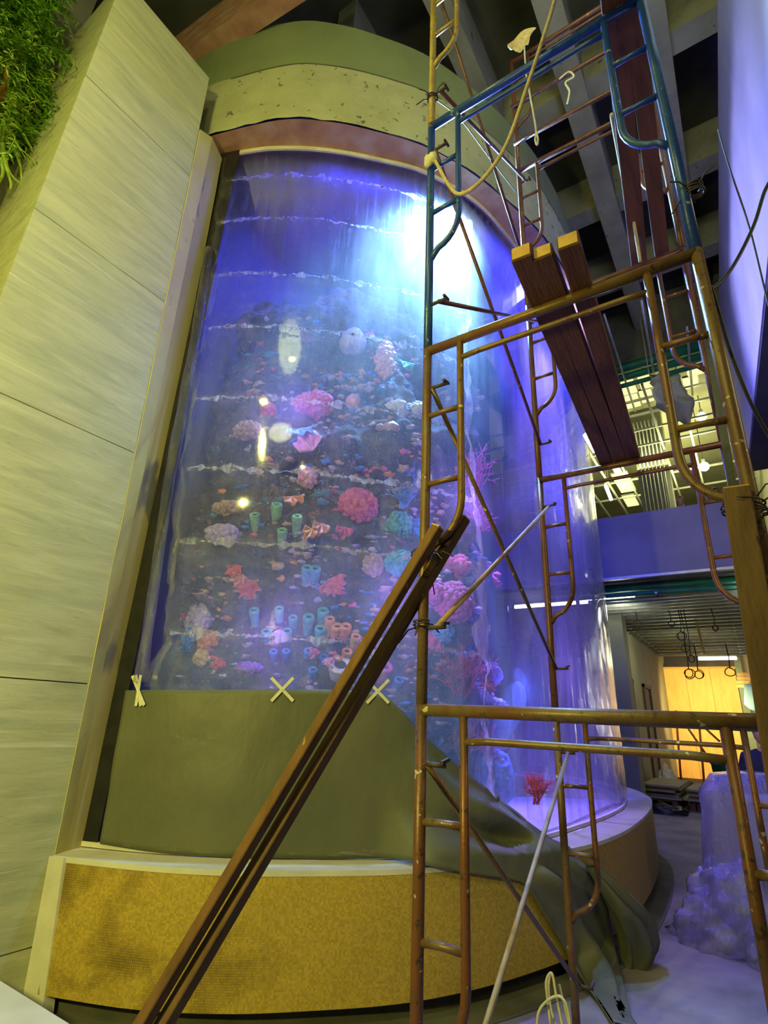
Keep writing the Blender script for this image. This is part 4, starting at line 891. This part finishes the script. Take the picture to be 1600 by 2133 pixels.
for k in range(11):
    a = k*2.4; d = Vector((math.cos(a), -.4, math.sin(a))).normalized(); c = onx(12, 205, -3.42); L = .30
    MB().add([c, c+d*L*.5+Vector((.03, 0, .02)), c+d*L+Vector((0, 0, -.05)), c+d*L*.5-Vector((.03, 0, .02))], [(0, 1, 2, 3)]).build('petal_leaf', CM['orange'], t, mods=[solid(.006, 0)])
# antler like fronds
t = thing('staghorn_fern', 'pale forked staghorn frond hanging lowest at the left edge', 'plant', tuple(onx(5, 280, -3.42)))
for P in (((0, 270), (8, 320), (20, 360), (45, 385)), ((2, 300), (10, 340), (22, 378), (22, 395)), ((5, 285), (30, 310), (42, 345), (45, 375)), ((0, 330), (6, 360), (-5, 385)), ((10, 250), (40, 270), (60, 300), (75, 330)), ((30, 180), (55, 200), (70, 225), (85, 245))):
    pts = catmull([tuple(onx(u, v, -3.42)) for u, v in P], 5); MB().tube(pts, [.022*(1-.7*i/len(pts)) for i in range(len(pts))], 6).build('frond', leafm[1], t, True)
# ================================================================ RIGHT FOREGROUND: bagged plastic
t = thing('plastic_bundle', 'tall object bagged in clear plastic sheet at the lower right', 'wrapped bundle', (1.0, 4.8, 0))
cx, cy = 1.02, 4.95; rows = []
for k in range(26):
    z = 1.32*k/25; row = []
    for c in range(49):
        a = 2*math.pi*c/48; r_ = .52+.12*(1-z/1.32)-(.10 if z > 1.15 else 0)*((z-1.15)/.17); e = 1+.10*noise.noise(Vector((math.cos(a)*3, math.sin(a)*3, z*2.2)))+.05*noise.noise(Vector((math.cos(a)*9, math.sin(a)*9, z*4)))
        sq = 1/max(abs(math.cos(a)), abs(math.sin(a)))**.6
        row.append(Vector((cx+math.cos(a)*r_*e*sq, cy+math.sin(a)*r_*e*sq*.8, max(.005, z))))
    rows.append(row)
rows.append([Vector((cx+(p.x-cx)*.4, cy+(p.y-cy)*.4, 1.36)) for p in rows[-1]])
MB().grid(rows).build('upright_wrap', M['wrap'], t, True)
MB().box((.80, 4.75, .0), (1.25, 5.2, 1.15)).build('wrapped_crate', mat('grey crate', (.42, .42, .46), (.36, .36, .4), 4, .8), t, mods=[bevel(.02, 2)])
t = thing('plastic_heap', 'crumpled heap of clear plastic sheet on the floor at lower right', 'plastic sheet', (.75, 4.45, 0))
def heap(c, R_, H, seed, ny=.8, n=56):
    rows = []
    for k in range(22):
        ph = k/21*math.pi/2; row = []
        for c_ in range(n+1):
            a = 2*math.pi*c_/n; d = Vector((math.cos(a)*math.cos(ph), math.sin(a)*math.cos(ph), math.sin(ph)))
            e = 1+.30*noise.noise(d*2.1+Vector((seed, 0, 0)))+.16*noise.noise(d*5+Vector((0, seed, 0)))+.09*abs(noise.noise(d*11))
            row.append(Vector((c[0]+d.x*R_*e, c[1]+d.y*R_*e*ny, max(.004, d.z*H*e))))
        rows.append(row)
    return MB().grid(rows)
heap((.72, 4.55), .52, .62, 3).build('plastic_fold', M['wrap'], t, True); heap((.50, 4.35), .34, .34, 8).build('plastic_fold', M['wrap'], t, True); heap((1.0, 4.25), .38, .30, 12).build('plastic_fold', M['wrap'], t, True)
# ================================================================ UPPER HALL
def tube_light(name, label, a, b, r=.025, grp='fluorescent tubes'):
    t = thing(name, label, 'light', tuple((Vector(a)+Vector(b))/2), grp); MB().tube([a, b], r, 10).build('lamp_tube', M['tube_on'], t, True)
    bt_ = MB().beam(Vector(a)+Vector((0, 0, r+.03)), Vector(b)+Vector((0, 0, r+.03)), .06, .04).build('batten', M['white_metal'], t)
    top_ = 4.62 if a[2] < 5 else 10.3
    for k in (.2, .8):
        c = Vector(a).lerp(Vector(b), k); MB().tube([(c.x, c.y, c.z+r+.04), (c.x, c.y, top_)], .008, 5).build('hanger', M['white_metal'], bt_)
tube_light('fluorescent_light', 'slanting fluorescent tube left of the planks in the upper hall', onz(1213, 898, 8.7), onz(1238, 940, 8.7), .05)
tube_light('fluorescent_light', 'small fluorescent tube below the plank ends in the upper hall', onz(1262, 1012, 8.5), onz(1273, 1040, 8.5), .05)
tube_light('fluorescent_light', 'long fluorescent tube under the blue lit parapet', (-2.0, 11, 4.44), (-.80, 11, 4.46), .045)
tube_light('fluorescent_light', 'added tube drawing the refraction of the parapet tube in the tank film', (-3.6, 11.0, 4.44), (-2.1, 11.0, 4.44), .04)  # glowing tube added to draw the neighbouring tube refracted in the film
tube_light('fluorescent_light', 'distant fluorescent tube above the plywood hoarding', ony(1455, 1372, 19), ony(1535, 1371, 19), .05)
tube_light('fluorescent_light', 'bright tube end beside the upright timber', ony(1548, 1205, 10.9), ony(1560, 1232, 10.2), .06)
for u, v, lab in ((1462, 868, 'glowing round bulb higher in the upper hall'), (1467, 972, 'glowing round bulb lower in the upper hall')):
    p = ony(u, v, 13); t = thing('hanging_bulb', lab, 'light', tuple(p), 'hanging bulbs'); m = MB().ball(p, .12, 0, 0, 1, 14); m.build('bulb', M['bulb_on'], t, True)
    MB().tube([p+Vector((0, 0, .1)), (p.x, p.y, 10.3)], .012, 5).build('flex', M['cable'], t); MB().lathe(p+Vector((0, 0, .09)), (0, 0, 1), [(.05, 0), (.05, .12), (.0, .14)], 10).build('lamp_holder', M['white_metal'], t)
lt = bpy.data.lights.new('bulb_glow', 'POINT'); lt.energy = 60; lt.color = (1, .98, .5); lo = bpy.data.objects.new('bulb_glow', lt); COL.objects.link(lo); lo.location = ony(1466, 985, 12.5)
# ceiling panels
PN = [(1305, 808, 40, 30, 'cream panel left of the hanging sheet, upper'), (1344, 797, 26, 26, 'cream panel touching the hanging sheet, upper'), (1312, 838, 42, 26, 'cream panel left of the hanging sheet, lower'), (1347, 826, 26, 24, 'cream panel touching the hanging sheet, lower'), (1240, 862, 20, 60, 'cream strip seen between left and middle planks'), (1260, 930, 16, 50, 'cream strip between the planks near their far ends'), (1300, 1006, 34, 40, 'bright cream panel under the plank ends'), (1314, 1044, 26, 22, 'bright cream panel just above the parapet'), (1452, 770, 40, 22, 'cream panel behind the right far post, upper'), (1478, 750, 30, 40, 'cream panel beside the violet bulkhead'), (1440, 795, 30, 16, 'cream panel right of the hanging sheet'), (1285, 980, 14, 12, 'small cream panel above the bright one')]
for u, v, w_, h, lab in PN:
    z = 9.2; a, b, c, d = onz(u-w_/2, v-h/2, z), onz(u+w_/2, v-h/2, z), onz(u+w_/2, v+h/2, z), onz(u-w_/2, v+h/2, z)
    y0, y1 = min((a.y+b.y)/2, (c.y+d.y)/2), max((a.y+b.y)/2, (c.y+d.y)/2); x0, x1 = (a.x+d.x)/2, (b.x+c.x)/2
    t = thing('ceiling_panel', lab, 'ceiling panel', ((x0+x1)/2, (y0+y1)/2, z), 'cream ceiling panels'); MB().box((x0, y0, z), (x1, y1, z+.03)).build('diffuser', M['panel_on'], t); MB().box((x0-.02, y0-.02, z+.03), (x1+.02, y1+.02, z+.08)).build('tray', M['white_metal'], t)
    MB().tube([((x0+x1)/2, (y0+y1)/2, z+.08), ((x0+x1)/2, (y0+y1)/2, 10.3)], .01, 5).build('hanger', M['white_metal'], t)
# ceiling rails and pipes of the upper hall
XR = [10.2, 10.9, 11.7, 12.6, 13.6, 14.8, 16.2, 18]
for i, y in enumerate(XR): tag(MB().box((-5, y, 8.95), (2.2, y+.05, 9.0)).build('ceiling_rail', M['white_metal']), 'thin pale ceiling rail running across the upper hall, %s from the parapet' % ('nearest', 'second', 'third', 'fourth', 'fifth', 'sixth', 'seventh', 'eighth')[i], 'rail', 'cross rails of the upper ceiling')
for i, x in enumerate((-3.0, -2.3, -1.7, -1.1, -.55, .1, .8, 1.5)): tag(MB().box((x, 9.5, 8.89), (x+.05, 21.8, 8.94)).build('ceiling_rail', M['white_metal']), 'thin pale ceiling rail running deep into the upper hall, %s from the left' % ('first', 'second', 'third', 'fourth', 'fifth', 'sixth', 'seventh', 'eighth')[i], 'rail', 'long rails of the upper ceiling')
for i, (y, z, r_) in enumerate(((8.88, 9.05, .11), (8.86, 8.80, .08), (8.9, 8.62, .05))): tag(MB().tube([(-2, y, z), (1.66, y, z)], r_, 12).build('pipe', M['green'], None, True), '%s green pipe under the dark downstand of the high ceiling' % ('thick upper', 'middle', 'thin lower')[i], 'pipe', 'green pipes of the upper ceiling')
for i, (u0, v0, u1, v1) in enumerate(((1258, 655, 1325, 868), (1336, 625, 1366, 800), (1431, 680, 1445, 835), (1340, 640, 1300, 600))[:3]):
    a = onz(u0, v0, 8.7); b = onz(u1, v1, 8.55); b.z = 8.7
    tag(MB().tube([a, b], .022, 8).build('conduit', M['white_metal'], None, True), ('pale conduit running past the right plank', 'pale conduit behind the mustard ladder rail', 'short pale conduit near the violet far rail')[i], 'conduit')
t = thing('conduit_riser', 'wall pier carrying a bundle of pale upright conduits', 'conduit riser', (-.2, 13, 4.85)); MB().box((-.62, 13.0, 4.86), (.16, 13.5, 10.29)).build('pier', M['wall_grey'], t)
for k in range(7): MB().tube([(-.52+.095*k, 12.95, 4.86), (-.52+.095*k, 12.95, 9.6), (-.52+.095*k, 12.7, 9.75)], .02, 8).build('conduit', M['white_metal'], t, True)
rows = []
for r in range(9):
    rows.append([onz(1352+58*c/6+6*r*(.3+.08*c)+3*math.sin(r*2+c), 778+8*r+5*math.sin(c*1.7+r), 8.6-.09*r+.16*noise.noise(Vector((c*.9, r*.8, 1)))) for c in range(7)])
rows.append([onz(1426+1.5*c, 884+2*c, 7.7) for c in range(7)])
sm_ = MB().grid(rows)
for c in (0, 3, 6): sm_.tube([rows[0][c], (rows[0][c].x, rows[0][c].y, 10.3)], .008, 5)
tag(sm_.build('hanging_sheet', mat('dusty plastic sheet', (.5, .52, .44), (.4, .42, .35), 3, .5), None, True, [solid(.01, 0)]), 'torn grey plastic sheet sagging from the upper ceiling', 'plastic sheet')
# ================================================================ LOWER CORRIDOR
t = thing('joist_grid', 'grid of thin steel ceiling joists over the lower corridor', 'ceiling grid', (-.5, 15, 4.35))
y = 10.5; k = 0
while y < 21.5: MB().box((-1.7, y, 4.30), (2.5, y+.05, 4.36)).build('joist', M['joist'], t); y += .30+.028*k; k += 1
for x in (-1.6, -.3, .9): MB().box((x, 10.3, 4.36), (x+.04, 21.6, 4.40)).build('carrier', M['white_metal'], t)
for i, (z, r_) in enumerate(((4.55, .07), (4.40, .05))): tag(MB().tube([(-2.6, 10.45-.1*i, z), (1.9, 10.45-.1*i, z)], r_, 10).build('pipe', M['green'], None, True), ('upper green pipe under the parapet edge', 'lower green pipe under the parapet edge')[i], 'pipe')
LP = [(1327, 1240, 1300, .0), (1398, 1235, 1300, .1), (1420, 1260, 1325, .1), (1428, 1300, 1350, .1), (1440, 1330, 1372, .1), (1490, 1260, 1308, .08), (1255, 1280, 1306, .05), (1455, 1395, 1405, .3), (1436, 1395, 1403, .1), (1522, 1395, 1400, .1)]
nm = ['nearest the tube light', 'under the pale batten', 'just left of the twin loops', 'upper of the twin loops', 'lower of the twin loops', 'hanging alone at right', 'beside the grey pillar', 'in front of the plywood', 'at the plywood top edge', 'on the grey column']
for i, (u, v0, v1, _) in enumerate(LP):
    y = 12 if i < 7 else 18; b = ony(u, v1, y); r_ = (.075 if i < 7 else .13)*(1+.5*noise.noise(Vector((i*1.7, 3, 2)))); a = Vector((b.x+.06*noise.noise(Vector((i*2.1, 0, 5))), y, 4.32 if b.z < 4.1 else 4.6))
    pts = [a, a.lerp(b, .5)+Vector((.02, 0, 0)), b+Vector((0, 0, r_))]+[b+Vector((r_*math.sin(k*.5)*(1+.25*math.sin(i*2+k*.3)), r_*.5*math.sin(k*.5+i), r_*math.cos(k*.5)*(1.1+.2*math.cos(i+k*.2)))) for k in range(14+(i % 3)*5)]
    tag(MB().tube(pts, .010 if i < 7 else .016, 5).build('wire_loop', M['cable'], None, True), 'black wire ending in a loop, '+nm[i], 'wire', 'wire loops under the corridor ceiling')
tag(MB().beam(ony(1449, 1289, 14).lerp(ony(1449, 1289, 14), 1), ony(1468, 1362, 14), .05, .035, (0, -1, 0)).build('wooden_batten', M['plank_end']), 'pale wooden batten hanging from the joist grid', 'batten')
tag(MB().beam(ony(1390, 1220, 10.9), ony(1397, 1232, 10.9), .08, .06, (0, -1, 0)).build('junction_box', M['tape']), 'small cream box on the green pipes', 'junction box')
hd = thing('plywood_hoarding', 'orange lit plywood hoarding at the end of the corridor', 'hoarding', (-.6, 22, 0))
for k in range(3): MB().box((-1.80+.81*k, 22.0, .0), (-1.0+.81*k, 22.05, 3.93)).build('plywood_sheet', M['ply'], hd)
MB().box((-1.8, 21.95, 3.93), (.65, 22.06, 4.0)).build('top_rail', M['plank_end'], hd)
struct(MB().box((.66, 21.6, 0), (.86, 21.9, 4.3)).build('trim_3', mat('grey green column', (.16, .22, .18), None, 3, .7)), 'slim grey green column right of the plywood hoarding', 'column')
rows = [[ony(1550+6*c, 1425+7*r+14*math.sin(math.pi*c/8)*(r/6), 20.5) for c in range(9)] for r in range(7)]
tag(MB().grid(rows).build('blue_sheet', M['tarp_blue'], None, True, [solid(.02, 0)]), 'light blue sheet slung at the right end of the corridor', 'tarpaulin')
t = thing('orange_bench', 'stack of orange timbers above the slung blue sheet', 'timber stack', tuple(ony(1570, 1410, 20.8)))
for k in range(4): MB().beam(ony(1535, 1405+8*k, 20.8), ony(1620, 1402+9*k, 20.8), .1, .1).build('board', M['ply'], t)
t = thing('guard_stand', 'orange tubular stand in front of the plywood hoarding', 'stand', tuple(ony(1450, 1570, 17)))
for P in (((1408, 1480), (1420, 1640)), ((1408, 1480), (1470, 1570)), ((1418, 1568), (1480, 1572)), ((1440, 1490), (1500, 1545)), ((1456, 1500), (1468, 1642))): MB().tube([ony(u, v, 17) for u, v in P], .03, 8).build('rail', M['orange'], t, True)
def stack(label, x0, x1, y0, y1, n, th, m_, seed):
    rnd = random.Random(seed); t = thing('board_stack', label, 'boards', ((x0+x1)/2, (y0+y1)/2, 0), 'board stacks on the corridor floor')
    for x in (x0+.1, (x0+x1)/2, x1-.1): MB().box((x-.06, y0, 0), (x+.06, y1, .16)).build('bearer', M['timber'], t)
    for k in range(n):
        a, b = rnd.uniform(-.08, .08), rnd.uniform(-.1, .1); MB().box((x0+a, y0+b, .162+th*k), (x1+a, y1+b, .16+th*(k+1)-.004)).build('board', m_, t)
ob = mat('olive packing board', (.34, .30, .17), (.26, .23, .13), 3, .85)
stack('stack of olive boards nearest the plinth end', -1.55, -.75, 13.4, 15.6, 7, .05, ob, 1)
stack('stack of olive boards right of the first stack', -.62, -.12, 13.6, 15.8, 6, .05, ob, 2)
stack('low stack of boards behind the other two', -1.5, -.2, 16.4, 18, 4, .06, M['timber_pale'], 3)
tag(heap((-.95, 12.6), .42, .18, 21, .5, 30).build('black_sack', M['black'], None, True), 'limp black sack lying in front of the board stacks', 'sack')
tag(heap((-1.30, 16.05), .26, .75, 25, .8, 30).build('plastic_bag', M['tape'], None, True), 'pale plastic bag on the boards by the doorway', 'bag')
t = thing('rubbish_bin', 'dark green rubbish bin beyond the lower scaffold', 'bin', (.0, 17.5, 0)); MB().lathe((.0, 17.5, 0), (0, 0, 1), [(0, 0), (.24, 0), (.30, .85), (.32, .86), (.32, .9), (.0, .9)], 20).build('bin_body', M['green'], t, True); MB().lathe((.0, 17.5, .9), (0, 0, 1), [(.33, 0), (.33, .05), (.2, .12), (0, .13)], 20).build('lid', M['slate'], t, True)
# ================================================================ PEOPLE
skin = mat('skin', (.45, .27, .17), (.36, .20, .12), 8, .55, bmp=.05); hairm = mat('black hair', (.012, .011, .012), (.02, .018, .018), 30, .5); navy = mat('navy shirt', (.012, .016, .05), (.008, .01, .03), 6, .8); trou = mat('dark trousers', (.03, .03, .04), None, 6, .85)
def person(label, loc, rz, shirt, h=1.72, lean=0, arms='down'):
    """standing figure; faces local -Y"""
    s = h/1.72; R_ = Matrix.Rotation(rz, 4, 'Z'); X = lambda x, y, z: Vector(loc)+R_ @ Vector((x*s, y*s, z*s))
    V = []; E = []; Rr = []
    def chain(pts, root=None):
        prev = root
        for x, y, z, r in pts:
            V.append(X(x, y, z)); Rr.append(r*s); i = len(V)-1
            if prev is not None: E.append((prev, i))
            prev = i
        return prev
    pel = chain([(0, 0, .95, .145)]); chest = chain([(0, 0, 1.10, .135), (0, 0, 1.25, .15), (0, .005, 1.38, .145)], pel); nk = chain([(0, 0, 1.47, .06), (0, -.01, 1.54, .055)], chest)
    for sg in (1, -1):
        chain([(sg*.10, 0, .86, .095), (sg*.105, -.01, .5, .06), (sg*.11, .01, .3, .052), (sg*.11, .02, .09, .04), (sg*.115, -.06, .045, .04), (sg*.12, -.15, .03, .03)], pel)
        wr_ = chain([(sg*.19, .0, 1.39, .062), (sg*.235, .01, 1.25, .048), (sg*.26, .02, 1.10, .042), (sg*.27, -.03, .95, .034), (sg*.27, -.06, .85, .024), (sg*.272, -.075, .79, .030)], chest)
        for k in range(4): yy = -.105+.02*k; chain([(sg*.272, yy, .745, .009), (sg*.268, yy-.004, .71, .0085), (sg*.258, yy-.004, .68+.006*abs(k-1.5), .0075)], wr_)
        chain([(sg*.262, -.115, .79, .010), (sg*.255, -.13, .76, .009), (sg*.25, -.135, .735, .008)], wr_)
    me = bpy.data.meshes.new('person'); me.from_pydata(V, E, []); o = bpy.data.objects.new('person', me); COL.objects.link(o); me.materials.append(skin)
    md = o.modifiers.new('skin', 'SKIN'); o.modifiers.new('sub', 'SUBSURF').render_levels = 1
    if not me.skin_vertices: 
        bm = bmesh.new(); bm.from_mesh(me); bm.verts.layers.skin.verify(); bm.to_mesh(me); bm.free()
    for i, sv in enumerate(me.skin_vertices[0].data): sv.radius = (Rr[i], Rr[i]*.8 if Rr[i] > .1 else Rr[i]); sv.use_root = (i == 0)
    dg = bpy.context.evaluated_depsgraph_get(); ev = bpy.data.meshes.new_from_object(o.evaluated_get(dg)); o.modifiers.clear(); o.data = ev
    # head with face, merged into the same body mesh
    bm = bmesh.new(); bm.from_mesh(ev); hc = X(0, -.015, 1.63); nv = []
    mb = MB(); mb.ball((0, 0, 0), 1, 0, 0, 1, 24)
    vs = []
    for x, y, z in mb.v:
        wdt = .076*(1-.22*max(0, -z)**1.5); hh = .115; dpt = .098
        px, py, pz = x*wdt, y*dpt, z*hh
        if y < 0:
            f = math.exp(-((x*wdt)/.014)**2)
            py -= .022*f*math.exp(-((pz+.008)/.022)**2)+.012*math.exp(-(px/.03)**2)*math.exp(-((pz+.085)/.022)**2)+.008*math.exp(-(px/.022)**2)*math.exp(-((pz+.055)/.010)**2)
            for e in (-.032, .032): py += .010*math.exp(-((px-e)/.014)**2)*math.exp(-((pz-.015)/.012)**2)
        vs.append(hc+R_ @ Vector((px*s, py*s, pz*s)))
    for sg in (1, -1):
        b0 = len(vs); e = MB(); e.ball((0, 0, 0), 1, 0, 0, 1, 10)
        for x, y, z in e.v: vs.append(hc+R_ @ Vector(((sg*.078+x*.009)*s, (.012+y*.018)*s, (z*.032-.005)*s)))
        mb.f += [tuple(i+b0 for i in f) for f in e.f]
    bv = [bm.verts.new(v) for v in vs]
    for f in mb.f:
        try: bm.faces.new([bv[i] for i in f])
        except ValueError: pass
    bm.to_mesh(ev); bm.free(); ev.materials.clear(); ev.materials.append(skin); ev.polygons.foreach_set('use_smooth', [True]*len(ev.polygons))
    tag(o, label, 'person')
    hm = MB(); hb = MB(); hb.ball((0, 0, 0), 1, 0, .05, 6, 24); vs = []; keep = []
    for x, y, z in hb.v: vs.append(hc+R_ @ Vector((x*.084*s, (y*.108+.006)*s, (z*.124+.006)*s)))
    fs = [f for f in hb.f if sum(hb.v[i][2]-(-.35 if hb.v[i][1] > -.1 else .52) for i in f) > 0 and not (all(hb.v[i][1] < -.35 and hb.v[i][2] < .5 for i in f))]
    hm.add(vs, fs); hm.build('hair', hairm, o, True)
    # shirt and trousers as shells over the body
    def shell(name, m_, zlo, zhi, grow, xmax):
        me2 = ev.copy(); me2.name = name; b2 = bmesh.new(); b2.from_mesh(me2); b2.normal_update()
        dl = [v for v in b2.verts if not (zlo*s < v.co.z-loc[2] < zhi*s and abs((R_.inverted() @ (v.co-Vector(loc))).x) < xmax*s)]
        bmesh.ops.delete(b2, geom=dl, context='VERTS')
        for v in b2.verts: v.co += v.normal*grow
        b2.to_mesh(me2); b2.free(); me2.materials.clear(); me2.materials.append(m_); o2 = bpy.data.objects.new(name, me2); COL.objects.link(o2); o2.parent = o
        md = o2.modifiers.new('thickness', 'SOLIDIFY'); md.thickness = .006; md.offset = 1
    shell('shirt', shirt, .90, 1.475, .014, .31); shell('trousers', trou, .07, .955, .012, .2)
    return o
person('person in a navy shirt standing behind the bagged bundle at right', (1.10, 5.75, 0), math.radians(-15), navy, 1.80)
for u, v, rz, lab in ((1414, 1030, .3, 'person with dark hair leaning at the upper parapet, left of two'), (1490, 1026, -.1, 'person with dark hair half hidden behind the scaffold at the upper parapet')):
    p = ony(u, v, 10.6); person(lab, (p.x, 10.6, 4.85), rz, mat('grey work shirt', (.25, .25, .24), None, 6, .8), 1.66 if rz > 0 else 1.72)
